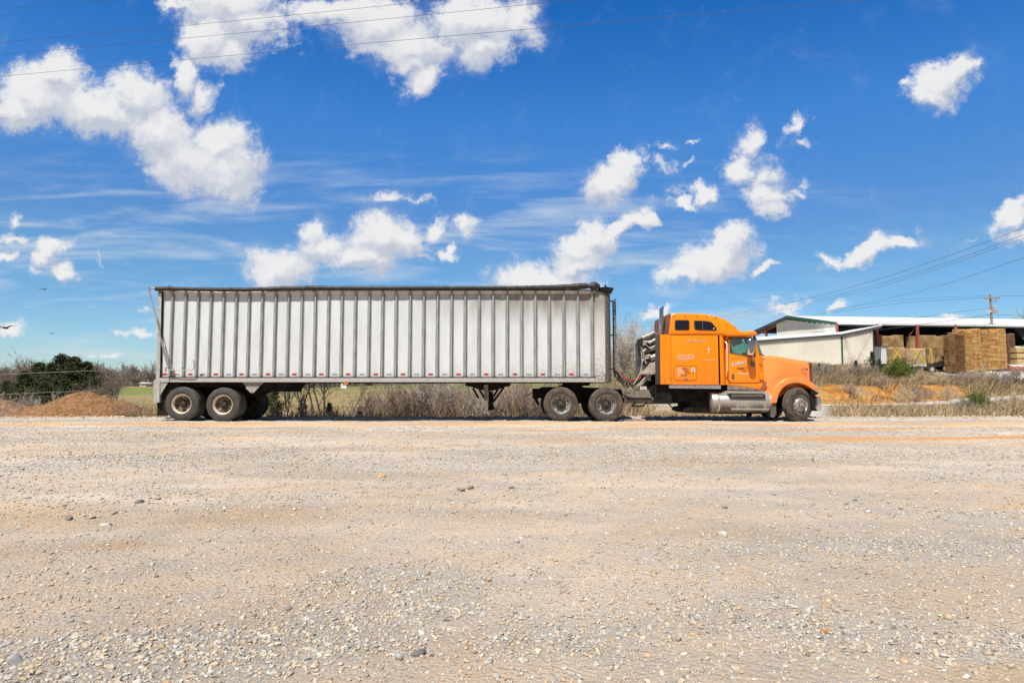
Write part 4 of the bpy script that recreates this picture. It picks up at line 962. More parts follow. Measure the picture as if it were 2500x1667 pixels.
# ---------------------------------------------------------------- wheels
def rubber_mat(name, base, band_c, amt):
    m = bpy.data.materials.new(name); m.use_nodes = True; m.node_tree.nodes.clear(); n = NT(m.node_tree)
    tcn = n.new('ShaderNodeTexCoord'); o_ = tcn.outputs['Object']; sp = n.new('ShaderNodeSeparateXYZ', {0: o_})
    r_ = n.m('SQRT', n.m('ADD', n.m('POWER', sp.outputs[0], 2), n.m('POWER', sp.outputs[2], 2)))
    nz = n.noise(o_, 7, 6, .65, dist=.6)
    dirt = n.m('MULTIPLY', n.mr(nz, .42, .62), n.mr(r_, .33, .45, .25, 1))
    c_ = n.mix(n.m('MULTIPLY', dirt, amt), n.mix(n.noise(o_, 30, 4, .6), base, tuple(x * 1.5 for x in base)), band_c)
    rings = n.new('ShaderNodeTexWave', {'Vector': n.new('ShaderNodeCombineXYZ', {0: r_}).outputs[0], 'Scale': 18.0}, wave_type='BANDS')
    bp = n.new('ShaderNodeBump', {'Height': n.m('ADD', rings.outputs['Fac'], n.noise(o_, 60, 3, .6)), 'Strength': .35, 'Distance': .006})
    b_ = n.new('ShaderNodeBsdfPrincipled', {'Base Color': c_, 'Roughness': .8, 'Normal': bp.outputs[0]})
    n.new('ShaderNodeOutputMaterial', {'Surface': b_.outputs[0]}); return m
rub_t = rubber_mat('dusty_tyre', (.040, .038, .036), (.15, .13, .11), .35)
rub_d = rubber_mat('muddy_tyre', (.040, .037, .034), (.17, .12, .08), .75)
rub_in = rubber_mat('shaded_tyre', (.030, .029, .028), (.09, .075, .06), .4)  # inner and far tyres: shade put into a darker rubber colour
def dish_mat():
    m = bpy.data.materials.new('cream_brown_rim'); m.use_nodes = True; m.node_tree.nodes.clear(); n = NT(m.node_tree)
    o_ = n.new('ShaderNodeTexCoord').outputs['Object']; sp = n.new('ShaderNodeSeparateXYZ', {0: o_})
    deep_brown = n.m('MULTIPLY', n.mr(sp.outputs[1], .05, .145), n.mr(n.noise(o_, 4.5, 6, .65), .34, .50))  # dark brown patches, stronger towards the back of the dish
    c_ = n.mix(n.mr(n.noise(o_, 9, 5, .6), .35, .65), (.62, .50, .37), (.70, .65, .57)); c_ = n.mix(n.m('MULTIPLY', deep_brown, .93), c_, (.065, .04, .028))
    b_ = n.new('ShaderNodeBsdfPrincipled', {'Base Color': c_, 'Roughness': .6}); n.new('ShaderNodeOutputMaterial', {'Surface': b_.outputs[0]}); return m
rim_w = dish_mat()
rim_g = mat('grey_rim', (.33, .325, .31), .5, .35, var=.3, vs=9, dirt=(.06, .05, .045), dirt_amt=.6, dirt_scale=8)
hubm = mat('greasy_hub', (.055, .05, .045), .6, .2, var=.4, vs=14, dirt=(.22, .17, .12), dirt_amt=.2, dirt_scale=16)
hubl = mat('worn_hub', (.34, .33, .31), .45, .5, var=.3, vs=22, dirt=(.06, .05, .045), dirt_amt=.4, dirt_scale=14)
TP = [(.292, .035), (.298, .012), (.335, .002), (.36, -.003), (.365, -.006), (.375, -.003), (.42, -.006), (.455, -.003), (.46, .001), (.468, .000), (.485, .008), (.505, .026), (.517, .045), (.521, .060), (.521, .078), (.511, .081), (.511, .090), (.522, .093), (.523, .122), (.512, .125), (.512, .137), (.523, .140),
      (.523, .168), (.511, .171), (.511, .182), (.521, .185), (.519, .215), (.505, .240), (.485, .258), (.44, .270), (.37, .272), (.30, .262), (.292, .24)]
def wheel(parent, c, kind, rub, rot=0, yaw=0, flip=False):
    """wheel with its outer face at c (towards -Y)"""
    hub = MB(); rim = MB(); tyre = MB().lathe(TP, (0, 0, 0), 64)
    if kind == 'dish':      # outer dual of the trailer: deep dish
        rim.lathe([(.288, .03), (.296, .006), (.300, .000), (.288, .004), (.282, .018), (.262, .05), (.258, .11), (.252, .150), (.235, .163), (.120, .168), (.118, .175), (.255, .175), (.285, .20), (.292, .235)], (0, 0, 0), 48)
        hub.lathe([(.0, .035), (.022, .035), (.03, .045), (.034, .058), (.055, .062), (.060, .08), (.072, .09), (.085, .155), (.13, .163), (.13, .19)], (0, 0, 0), 24)
        for k in range(10):
            t = 2 * math.pi * k / 10; hub.lathe([(0, .125), (.014, .126), (.017, .15), (.017, .166)], (math.cos(t) * .108, 0, math.sin(t) * .108), 7)
        hm = hubm
    elif kind == 'drive':
        rim.lathe([(.288, .03), (.296, .006), (.300, .000), (.286, .004), (.280, .022), (.266, .035), (.262, .07), (.252, .095), (.235, .105), (.13, .11), (.13, .12), (.25, .12), (.285, .16), (.292, .235)], (0, 0, 0), 48)
        hub.lathe([(0, -.005), (.045, -.003), (.055, .008), (.058, .05), (.075, .055), (.078, .075), (.150, .085), (.165, .10), (.165, .12)], (0, 0, 0), 28)
        for k in range(10):
            t = 2 * math.pi * k / 10 + .2; hub.lathe([(0, .035), (.017, .036), (.021, .055), (.021, .10)], (math.cos(t) * .125, 0, math.sin(t) * .125), 7)
        hm = rim_g if False else hubm
    elif kind == 'steer':   # disc bulges outwards
        rim.lathe([(.288, .03), (.296, .006), (.300, .000), (.286, .004), (.280, .022), (.262, .045), (.245, .050), (.228, .038), (.190, .000), (.165, -.025), (.150, -.035), (.085, -.036), (.085, -.02), (.15, -.02), (.24, .07), (.292, .235)], (0, 0, 0), 48)
        hub.lathe([(0, -.105), (.03, -.105), (.036, -.095), (.040, -.06), (.068, -.058), (.078, -.05), (.082, -.02)], (0, 0, 0), 24)
        for k in range(10):
            t = 2 * math.pi * k / 10 + .1; hub.lathe([(0, -.068), (.013, -.067), (.017, -.05), (.018, -.034)], (math.cos(t) * .120, 0, math.sin(t) * .120), 7)
        hm = hubl
    else:
        rim.lathe([(.288, .03), (.28, .02), (.25, .06), (.10, .07), (.10, .2), (.28, .2), (.29, .24)], (0, 0, 0), 24); hub.lathe([(0, .05), (.1, .05), (.11, .07)], (0, 0, 0), 12); hm = hubm
    def mk(mb, name, m, par):
        me = bpy.data.meshes.new(name); me.from_pydata(mb.v, [], mb.f)
        bm = bmesh.new(); bm.from_mesh(me); bmesh.ops.recalc_face_normals(bm, faces=bm.faces); bm.to_mesh(me); bm.free()
        smooth(me, 35); me.materials.append(m); o = bpy.data.objects.new(name, me); col.objects.link(o)
        if par: o.parent = par
        return o
    wv = mk(hub, 'wheel', hm, parent); wv.location = Vector(c) - root_loc(parent); wv.rotation_euler = (0, rot, yaw)
    mk(tyre, 'tyre', rub, wv)
    rmo = mk(rim, 'rim', {'dish': rim_w, 'drive': rim_g, 'steer': hubl}.get(kind, hubm), wv)
    # hand holes
    hh = MB(); k_ = {'dish': (5, .200, .026, .166), 'drive': (10, .212, .019, .105), 'steer': (10, .212, .021, .024)}.get(kind)
    if k_:
        for k in range(k_[0]):
            t = 2 * math.pi * k / k_[0] + .15
            hh.lathe([(0, k_[3] - .006), (k_[2], k_[3] - .006), (k_[2], k_[3] + .01)], (math.cos(t) * k_[1], 0, math.sin(t) * k_[1]), 14)
        mk(hh, 'vent_holes', mat('hole_black', (.006, .006, .006), .9), wv)
    return wv
def dup_wheel(wv, parent, c, yaw=None, rot=None):
    o = copy_tree(wv, parent=parent); o.location = Vector(c) - root_loc(parent)
    if rot is not None or yaw is not None: o.rotation_euler = (0, rot or 0, yaw or 0)
    return o
ZW = .521
def gz(x, y): return ZW + float(hgt(x, y)) - .012
a1 = P(443, 987, Y0 - .01); a2 = P(543.5, 987, Y0 - .01)
w_t = wheel(tr, (a1.x, Y0 - .01, gz(a1.x, Y0)), 'dish', rub_t, rot=.6)
dup_wheel(w_t, tr, (a2.x, Y0 - .01, gz(a2.x, Y0)), 0, 2.1)
w_i = wheel(tr, (a1.x, Y0 + .32, gz(a1.x, Y0)), 'plain', rub_t)
dup_wheel(w_i, tr, (a2.x, Y0 + .32, gz(a2.x, Y0)))
for a in (a1, a2):
    for yy in (YF, YF - .33): dup_wheel(w_i, tr, (a.x, yy, gz(a.x, Y0)), math.pi, 0)

# ================================================================ tractor
def orange_paint(name, base, tone2):
    m = bpy.data.materials.new(name); m.use_nodes = True; m.node_tree.nodes.clear(); n = NT(m.node_tree)
    geo = n.new('ShaderNodeNewGeometry'); pos = geo.outputs['Position']; sp = n.new('ShaderNodeSeparateXYZ', {0: pos})
    big = n.noise(pos, 1.3, 5, .6)
    c_ = n.mix(n.mr(big, .35, .7), base, tone2)
    grime = n.m('MULTIPLY', n.mr(sp.outputs[2], 1.75, 1.15), n.m('MAXIMUM', n.mr(sp.outputs[0], 5.6, 4.4, 0, 1), .12))
    gn = n.m('MULTIPLY', grime, n.mr(n.noise(n.vm('MULTIPLY', pos, (1, 1, .7)), 7, 7, .7), .38, .66))
    c_ = n.mix(n.m('MULTIPLY', gn, .75), c_, (.33, .13, .03))
    dots = n.mr(n.noise(pos, 45, 3, .6), .73, .78)
    c_ = n.mix(n.m('MULTIPLY', dots, .45), c_, (.30, .10, .02))
    b_ = n.new('ShaderNodeBsdfPrincipled', {'Base Color': c_, 'Roughness': n.mr(n.noise(pos, 6, 4, .6), .3, .7, .24, .42), 'Coat Weight': .35, 'Coat Roughness': .12})
    n.new('ShaderNodeOutputMaterial', {'Surface': b_.outputs[0]}); return m
orange = orange_paint('orange_paint', (.93, .262, .001), (.91, .242, .001))
hood_o = orange_paint('faded_orange_paint', (.90, .29, .075), (.87, .265, .06))
seam = mat('seam_dark', (.16, .05, .01), .7)
skirt = mat('skirt_alloy', (.40, .40, .40), .4, .6, var=.15, vs=5)
glass_d = mat('dark_glass', (.012, .012, .022), .08, 0, spec=.5)
txt_w = mat('white_vinyl', (.68, .66, .62), .5); txt_b = mat('black_vinyl', (.035, .015, .012), .5); txt_br = mat('brown_vinyl', (.22, .11, .05), .5)
YS = Y0 + .06; YSF = YS + 2.38        # sleeper sides
YC = Y0 + .17; YCF = YC + 2.16        # door plane
tk = empty('semi_tractor', (P(1700, 1028, Y0).x, Y0 + 1.25, 0), 'orange long nosed sleeper cab tractor unit hitched to the white trailer', 'truck')
mid_y = (YS + YSF) / 2
def tumble(z_from, k, yn=YS, yf=YSF):
    def f(c_):
        if c_.z > z_from:
            d = k * (c_.z - z_from) ** 1.5; t = (c_.y - mid_y) / ((yf - yn) / 2); c_.y -= d * t
    return f
# sleeper box
slab('sleeper', [(1638, 939), (1638, 817), (1762, 817.5), (1762.5, 939)], YS, YSF, orange, tk, .012, 2)
xa_, xb_ = P(1759.0, 930, YS).x, P(1773.5, 930, YS).x; zt_, zb_ = P(1765, 818, YS).z, P(1765, 939, YS).z
for sgn, y0_, y1_ in ((1, YS, YC + .05), (-1, YSF, YCF - .05)):
    q = [Vector((xa_ + (xb_ - xa_) * math.sin(a), y0_ + (y1_ - y0_) * (1 - math.cos(a)), zb_)) for a in np.linspace(0, math.pi / 2, 9)] + [Vector((xa_ - .05, y1_, zb_)), Vector((xa_ - .05, y0_, zb_))]
    MB().prism(q, (0, 0, zt_ - zb_)).build('sleeper_corner', orange, tk, 40)
slab('side_fairing', [(1611.5, 816.5), (1637.6, 816.5), (1637.6, 938), (1612.5, 938)], YS - .004, YS + .05, orange, tk, .006, 1)
slab('side_fairing', [(1611.5, 816.5), (1637.6, 816.5), (1637.6, 938), (1612.5, 938)], YSF - .05, YSF + .004, orange, tk, .006, 1)
ext = mat('extender_rubber', (.045, .044, .043), .8, var=.15, vs=4)
for yy in (YS, YSF - .05): slab('extender', [(1600, 817), (1611.2, 817), (1612, 938), (1600.5, 938)], yy, yy + .05, ext, tk, .012, 2)
slab('door_pillar', [(1771.2, 822), (1781, 821), (1781, 940), (1771.4, 939.5)], YC + .04, YCF - .04, orange, tk, .02, 2)
# roof cap
roofp = [(1633, 816.2), (1638.2, 763.5), (1660, 763.3), (1693, 764), (1722, 766), (1746, 770), (1766, 776.5), (1782, 785), (1795, 796), (1802, 803), (1807.5, 808), (1826, 808.6), (1846, 810), (1845, 819.3), (1826, 820.8), (1800, 821), (1778, 820.5), (1764, 817.2), (1700, 816.4)]
rc = slab('roof_cap', roofp, YS + .01, YSF - .01, orange, tk, .16, 6, tumble(P(1700, 800, YS).z, .22), 50)
b = MB().side([(1632, 814.6), (1764, 815.6), (1779, 819.2), (1779, 820.8), (1764, 817.8), (1632, 816.6)], YS - .012, YS + .02); b.build('drip_rail', mat('drip_shadow', (.55, .15, .01), .5), tk)  # strip under the roof cap, its shadow put in as darker orange
slab('rear_roof_panel', [(1631.5, 816), (1636.8, 764.8), (1638.1, 764.8), (1633, 816)], YS + .05, YSF - .05, mat('shaded_orange', (.28, .10, .055), .7, var=.3, vs=4, dirt=(.10, .05, .035), dirt_amt=.3, dirt_scale=5), tk, .0, 1)  # rear face of the cap: orange in shade, put in as red-brown
# sleeper windows: frame, glass
def pane(name, pts, Yn, fm, gm_, grow=1.16, fr=.012):
    c_ = (sum(p[0] for p in pts) / len(pts), sum(p[1] for p in pts) / len(pts))
    f_ = slab(name, [(c_[0] + (a - c_[0]) * grow, c_[1] + (b_ - c_[1]) * (grow + .03)) for a, b_ in pts], Yn - fr, Yn + .01, fm, tk, .006, 2)
    gl = MB().side(pts, Yn - fr - .004, Yn - fr + .002).build('pane', gm_, f_); return f_
def rrect(x0, y0, x1, y1, r, n_=5):
    o = []
    for cx, cy, a0 in ((x1 - r, y0 + r, -90), (x1 - r, y1 - r, 0), (x0 + r, y1 - r, 90), (x0 + r, y0 + r, 180)):
        for k in range(n_): t = R(a0 + 90 * k / (n_ - 1)); o.append((cx + r * math.cos(t), cy + r * math.sin(t)))
    return o
fr_m = mat('window_rubber', (.03, .024, .02), .5)
# the cap leans inwards, so its windows sit a little deeper
pane('window', rrect(1650, 783, 1681, 804, 3.5), YS + .012, fr_m, glass_d)
w2 = pane('window', [(1700, 784), (1728, 785.5), (1736, 788), (1746, 800), (1746.5, 803.5), (1743, 805), (1704, 804), (1699, 801), (1698, 787)], YS + .012, fr_m, glass_d)
MB().side([(1714.5, 785), (1716, 785), (1716, 804.5), (1714.5, 804.5)], YS - .01, YS - .004).build('divider', mat('divider', (.10, .08, .08), .5), w2)
MB().lathe([(0, YS - .02), (.02, YS - .018), (.02, YS)], (P(1742.5, 802, YS).x, 0, P(1742.5, 802, YS).z), 12).build('sticker', txt_w, w2)
b = MB()
for px_, py_ in ((1645, 769), (1673, 770), (1702, 770.5), (1726, 772), (1747, 775), (1774, 794), (1794, 798)):
    b.lathe([(0, -.012), (.014, -.010), (.016, .02)], P(px_, py_, YS + .02), 8)
b.build('roof_bolts', mat('bolt_dark', (.10, .035, .015), .6), tk)
b = MB()
for py_ in np.linspace(822, 934, 8):
    for px_ in (1635.5, 1613.5 if int(py_) % 3 else 1616): b.lathe([(0, -.010), (.010, -.008), (.012, .0)], P(px_, py_, YS - .004), 6)
b.build('fairing_rivets', mat('rivet_pale', (.75, .45, .2), .4), tk)
# seams
def outline(name, pts, Yn, r_=.006, m=seam, closed=True):
    p = [P(a, b_, Yn) for a, b_ in pts]
    if closed: p.append(p[0])
    return MB().tube(p, r_, 5, not closed).build(name, m, tk)
outline('hatch_seam', rrect(1645, 893, 1701.5, 929, 8), YS - .0005, .007)
slab('hatch', rrect(1646, 894, 1700.5, 928, 7.5), YS - .007, YS + .01, orange, tk, .003, 1)
MB().side([(1668.5, 922.3), (1680, 922.3), (1679, 927), (1669.5, 927)], YS - .022, YS - .006).build('hatch_handle', mat('handle_chrome', (.62, .45, .30), .25, .7), tk)
outline('panel_seam', [(1637.8, 820), (1637.8, 937)], YS - .003, .004, closed=False)
# cab body
slab('cab', [(1781.5, 821.5), (1840, 821), (1846, 830), (1857, 866), (1863, 870), (1864, 905), (1866, 952), (1858, 951), (1781.5, 940)], YC, YCF, orange, tk, .05, 4)
sk2 = MB().side([(1640, 938.8), (1760, 939.3), (1760, 949), (1634, 947.5), (1633, 938.8)], YS + .02, YS + .06).build('sleeper_skirt', mat('skirt_grey', (.33, .33, .35), .45, .35, var=.15, vs=6), tk)
b = MB()
for px_ in (1647, 1672, 1697, 1722, 1746): b.lathe([(0, -.008), (.014, -.006), (.015, .01)], P(px_, 942.5, YS + .02), 8)
b.build('skirt_bolts', black, sk2)
slab('cab_skirt', [(1777, 940.5), (1842, 941), (1850, 952.5), (1776, 951.5)], YC + .02, YC + .06, mat('skirt_worn', (.27, .235, .19), .5, .4, var=.3, vs=6), tk, .01, 2)
slab('cowl_panel', [(1838, 941), (1866, 941), (1864, 955), (1850, 951)], YC + .015, YC + .05, orange, tk, .012, 2)
# door with opening for its window
YD = YC - .014
DO = [(1787, 822.5), (1838, 822.5), (1841, 824), (1847, 844), (1853, 862), (1857.5, 880), (1858, 925), (1855.5, 931), (1849, 934), (1788, 934), (1781.5, 931), (1779, 925), (1779, 831), (1781.5, 825)]
dr = slab('door', DO, YD, YC + .02, orange, tk, .008, 2)
outline('door_seam', [(1818 + (a - 1818) * 1.018, 878 + (b_ - 878) * 1.016) for a, b_ in DO], YC - .002, .008)
wf = slab('door_window', [(1781.2, 825.8), (1785, 824), (1842, 824), (1844.5, 840), (1845.5, 871.6), (1834, 871.4), (1816, 868.5), (1781.2, 862)], YD - .012, YD + .012, fr_m, tk, .006, 2)
wp = [(1782.6, 827), (1786, 825.5), (1841, 825.5), (1843, 840), (1843.8, 870), (1834, 870), (1816, 867), (1782.6, 860.6)]
teal = mat('teal_cloth', (.075, .33, .29), .85, var=.45, vs=26, c2=(.16, .48, .41), bump=1.0, bs=24)
inner = MB().side(wp, YD - .014, YD - .010).build('dim_panel', mat('cab_dim_panel', (.035, .04, .042), .8, var=.3, vs=10), wf)  # flat dark panel, stands in for the dim inside of the cab
cb = MB(); cp = [(1785.5, 838), (1788, 841), (1790, 847), (1793.5, 848.5), (1795, 844), (1812, 838.8), (1811.5, 829), (1816.5, 827), (1820, 836), (1823, 842), (1826, 846), (1824, 858), (1819, 862), (1812, 860), (1809.5, 866), (1802, 864.5), (1790, 861), (1786.5, 850)]
cb.side(cp, YD - .022, YD - .016); cb.build('cloth', teal, wf)
seat = MB().side([(1798, 843), (1799, 836), (1803, 832), (1810, 831), (1814, 834), (1814, 839)], YD - .0165, YD - .0145); seat.build('headrest', mat('seat_brown', (.045, .02, .018), .7), wf)
gmt = bpy.data.materials.new('door_glass'); gmt.use_nodes = True; gmt.node_tree.nodes.clear(); n = NT(gmt.node_tree)
gb_ = n.new('ShaderNodeBsdfGlossy', {'Color': (.9, .95, 1, 1), 'Roughness': .03}); tb_ = n.new('ShaderNodeBsdfTransparent', {'Color': (.93, .97, .96, 1)})
ms = n.new('ShaderNodeMixShader', {0: .10, 1: tb_.outputs[0], 2: gb_.outputs[0]}); n.new('ShaderNodeOutputMaterial', {'Surface': ms.outputs[0]})
MB().side(wp, YD - .029, YD - .025).build('glass', gmt, wf)
outline('belt_line', [(1779, 861.5), (1816, 869.5), (1834, 873.5), (1848, 874)], YD - .004, .010, mat('belt_light', (.90, .30, .05), .35), False)
# windscreen and its pillar seen edge on
slab('windscreen', [(1842, 820.5), (1846.5, 822), (1863, 867), (1858, 868), (1853, 860)], YC + .06, YCF - .06, mat('screen_glass', (.10, .22, .21), .15, .2), tk, .03, 3)
outline('screen_seal', [(1841, 822), (1846, 838), (1852, 858), (1858, 867.5)], YC + .10, .022, fr_m, False)
MB().tube([P(1854, 867.5, YC + .3), P(1862, 867, YC + .05), P(1866.5, 867.8, YC + .05)], .016, 6).build('wiper', black, tk)
# sun visor
slab('sun_visor', [(1829, 808), (1839, 807), (1846, 810), (1850, 815.5), (1847.5, 818.5), (1838, 816), (1832, 812.5)], YC + .02, YCF - .02, hood_o, tk, .02, 3)
# grab bar, mirror
b = MB().tube([P(1770, 834, YC - .02), P(1774.5, 837.5, YC - .09), P(1775, 850, YC - .10), P(1776, 880, YC - .10), P(1776.3, 905, YC - .10), P(1773, 910, YC - .04)], .020, 8)
b.build('grab_bar', mat('white_bar', (.80, .76, .72), .3, .3), tk, 50)
mz = MB(); mirror = slab('mirror', [(1829, 827), (1838, 825.5), (1842.5, 830), (1844, 845), (1843, 860), (1840, 866), (1833, 867.5), (1828, 864), (1826.5, 850), (1827, 836)], YC - .42, YC - .20, chrome, tk, .05, 5, None, 60)
b = MB().tube([P(1836, 817, YC - .02), P(1836.5, 822, YC - .25), P(1836.5, 827, YC - .30)], .016, 7); b.tube([P(1838, 866, YC - .30), P(1838.5, 872, YC - .25), P(1839.5, 884, YC - .05), P(1840, 892, YC - .01)], .016, 7)
b.tube([P(1822, 823, YC - .03), P(1833, 820, YC - .15), P(1836, 818, YC - .2)], .012, 6)
b.build('mirror_arm', steel, tk, 50)
slab('mirror_bracket', [(1835, 882), (1842, 881), (1844, 893), (1841, 896), (1835, 894)], YC - .07, YC - .001, mat('bracket_grey', (.14, .135, .13), .6), tk, .01, 2)
# door lock, fenders, etc.
lk = slab('door_handle', rrect(1786.8, 912.5, 1793, 924.8, 1.5, 3), YD - .014, YD + .004, mat('handle_black', (.06, .06, .06), .4), tk, .004, 1)
MB().side([(1787.8, 913.6), (1792, 913.6), (1792, 916), (1787.8, 916)], YD - .018, YD - .013).build('latch', chrome, lk); MB().side([(1787.8, 919), (1792, 919), (1792, 922), (1787.8, 922)], YD - .018, YD - .013).build('latch', chrome, lk)
slab('cowl_vent', [(1850.5, 886.5), (1861, 886.5), (1860, 892.5), (1855, 894), (1851, 892)], YC - .02, YC + .02, mat('vent_dark_orange', (.60, .12, .01), .5), tk, .01, 2)
slab('cowl_box', [(1854, 909), (1864.5, 908), (1864.8, 928), (1855, 926)], YC - .06, YC + .02, orange, tk, .02, 2)
# hood and fenders
YH = Y0 + .42; YHF = YSF - .36
hp = [(1863.5, 955), (1864, 880), (1864.5, 868.5), (1869, 866.5), (1890, 868.5), (1915, 872), (1945, 877), (1965, 880), (1976, 882), (1979.5, 885), (1981.5, 897), (1982.5, 932), (1984, 945), (1960, 960), (1920, 960), (1885, 985), (1868, 985)]
def hood_draft(c_):
    # the nose narrows towards the grille
    tx = max(0, (c_.x - P(1870, 900, YH).x)) / 1.5; m_ = (YH + YHF) / 2; c_.y = m_ + (c_.y - m_) * (1 - .13 * min(tx, 1))
hd = slab('hood', hp, YH, YHF, hood_o, tk, .11, 6, hood_draft, 55)
# painted panel from the fender up to the cowl
FO = [(1866, 975), (1871, 984), (1880, 984.5), (1885, 967), (1894, 948), (1907, 934), (1925, 924), (1945, 921), (1962, 924), (1975, 930), (1986, 939), (1994, 948), (1996.5, 950)]
FI = [(1985, 953), (1977, 945), (1966, 939), (1950, 935), (1936, 935.5), (1922, 939.5), (1912, 947), (1905, 957), (1900, 968), (1897.5, 982)]
fend = [(1881, 984.2), (1884, 968), (1893, 947), (1906, 932), (1924, 922), (1945, 918.5), (1963, 921.5), (1976, 928), (1988, 937.5), (1996, 947.5), (1996.5, 951), (1986, 952)] + FI[1:] + [(1897, 983.5)]
for k, (yn, yf) in enumerate(((Y0 + .03, Y0 + .62), (YSF - .60, YSF - .01))):
    slab('fender', fend, yn, yf, hood_o, tk, .055, 4, None, 50)
slab('hood_side', [(1864.2, 869.5), (1890, 870), (1915, 874), (1945, 879.5), (1965, 882.5), (1975, 885), (1978.5, 900), (1979.5, 931), (1963, 924), (1945, 922), (1925, 925), (1906, 934), (1893, 949), (1884, 968), (1880.5, 984), (1871, 984), (1866, 972)], Y0 + .20, Y0 + .9, hood_o, tk, .07, 4, lambda c_: setattr(c_, 'y', c_.y + .16 * max(0, (c_.x - P(1880, 900, Y0).x)) / 1.0 + .22 * max(0, c_.z - 1.62)), 55)
b = MB().side([(1979.5, 884), (1983, 885), (1986, 900), (1986.5, 934), (1984.5, 937), (1983, 934), (1982.2, 898)], YH + .25, YHF - .25); b.build('grille', chrome, tk)
outline('hood_crease', [(1869, 886), (1900, 887.5), (1935, 891), (1965, 894)], Y0 + .235, .0) if False else None
hl = slab('headlight', [(1983.5, 940), (1989.5, 938), (1996, 946), (1998.5, 957), (1995, 958), (1985, 951)], Y0 + .06, Y0 + .30, mat('lamp_lens', (.55, .55, .56), .12, .6), tk, .03, 3)
MB().side([(1987.5, 943), (1990.5, 942.5), (1993.5, 949), (1989.5, 950)], Y0 + .048, Y0 + .062).build('indicator', mat('amber_lamp', (.75, .28, .06), .3), hl)
slab('lamp_surround', [(1978, 950), (1985, 951.5), (1994, 957), (1999, 957), (1997, 962), (1986, 966), (1979, 958)], Y0 + .08, Y0 + .5, black, tk, .02, 2)
bmpm = mat('bumper_chrome', (.62, .60, .57), .28, .85, var=.25, vs=5, dirt=(.3, .26, .2), dirt_amt=.3, dirt_scale=5)
slab('bumper', [(1996, 967.5), (2004, 969), (2006, 976), (2006.5, 1001.5), (1998, 1003), (1993, 997), (1996, 985)], Y0 + .02, YSF - .02, bmpm, tk, .05, 4)
slab('bumper_bracket', [(1978, 958), (1995, 968), (1996, 984), (1992, 997), (1998, 1003), (1984, 1003), (1980, 985)], Y0 + .12, YSF - .12, black, tk, .02, 1)
slab('hood_latch', [(1865, 938), (1869.5, 931), (1873, 932.5), (1871, 938), (1862, 948), (1859, 951.5), (1855.5, 950)], Y0 + .12, Y0 + .17, mat('latch_rust', (.20, .10, .075), .7), tk, .01, 2)
# inner wheel housing, chassis
b = MB().side([(1897, 950), (1990, 950), (1985, 990), (1860, 990), (1860, 955)], Y0 + .70, YSF - .70)
b.side([(1521, 972), (1870, 972), (1985, 972), (1985, 984), (1521, 984)], Y0 + .80, Y0 + .90); b.side([(1300, 948), (1600, 955), (1600, 972), (1300, 972)], YSF - .90, YSF - .80)
b.side([(1598, 938), (1776, 940), (1870, 955), (1870, 1004), (1740, 1009), (1735, 982), (1598, 980), (1575, 950)], Y0 + .45, YSF - .45)
b.side([(1667, 1003), (1672, 994), (1684, 992), (1684, 976), (1740, 976), (1900, 982), (1900, 1010), (1760, 1010), (1680, 1008)], Y0 + .40, YSF - .5)
b.side([(1598, 939), (1640, 939), (1640, 985), (1598, 985)], Y0 + .2, YSF - .2)
b.build('chassis', frame_m, tk)
b = MB().tube([P(1632, 984, Y0 + .5), P(1640, 994, Y0 + .5), P(1650, 998, Y0 + .5), P(1668, 999, Y0 + .5)], .02, 6); b.tube([P(1828, 1008, Y0 + .5), P(1822, 1019, Y0 + .5)], .03, 5)
b.side([(1823, 1008), (1838, 1008), (1833, 1018), (1826, 1013)], Y0 + .5, Y0 + .6)
b.build('underbody_hose', black, tk)
# rear of the frame with fifth wheel
b = MB().side([(1301, 957), (1325, 944.5), (1362, 944.5), (1380, 938), (1377, 935), (1440, 934), (1441, 941), (1420, 942), (1425, 945), (1520, 950), (1520, 975), (1310, 970)], Y0 + .75, Y0 + 1.75)
b.side([(1283, 966), (1301, 956.5), (1301.5, 958.5), (1285, 968)], Y0 + .6, Y0 + .66); b.side([(1300, 958), (1308, 960), (1318, 990), (1311, 988), (1303, 972)], Y0 + .55, Y0 + .62)
b.side([(1340, 962), (1515, 962), (1515, 985), (1340, 985)], Y0 + .95, Y0 + 1.55)
b.build('fifth_wheel', frame_m, tk)
slab('frame_plate', [(1518, 951), (1584, 951), (1592, 971), (1521, 971)], Y0 + .30, Y0 + .42, dusty, tk, .01, 1)
b = MB().lathe([(0, 0), (.075, .0), (.085, .02), (.085, .95), (.075, .97), (0, .97)], P(1521, 976.5, Y0 + .45), 18, 'X'); b.build('air_tank', mat('tank_grey', (.15, .145, .135), .5, .3), tk, 40)
b = MB(); 
for p, q in (((1552, 981), (1542, 991)), ((1542, 991), (1570, 991)), ((1570, 991), (1580, 980)), ((1545, 988), (1552, 981))): b.tube([P(*p, Y0 + .25), P(*q, Y0 + .25)], .028, 5)
b.build('frame_step', black, tk)
b = MB().tube([P(1524, 957, Y0 + .22), P(1540, 958.5, Y0 + .2)], .03, 8); b.tube([P(1519, 958, Y0 + .3), P(1527, 966, Y0 + .3), P(1527, 985, Y0 + .3), P(1522, 993, Y0 + .3)], .03, 6); b.build('brake_chamber', mat('rust_grey', (.13, .10, .08), .8, var=.4, vs=12), tk)
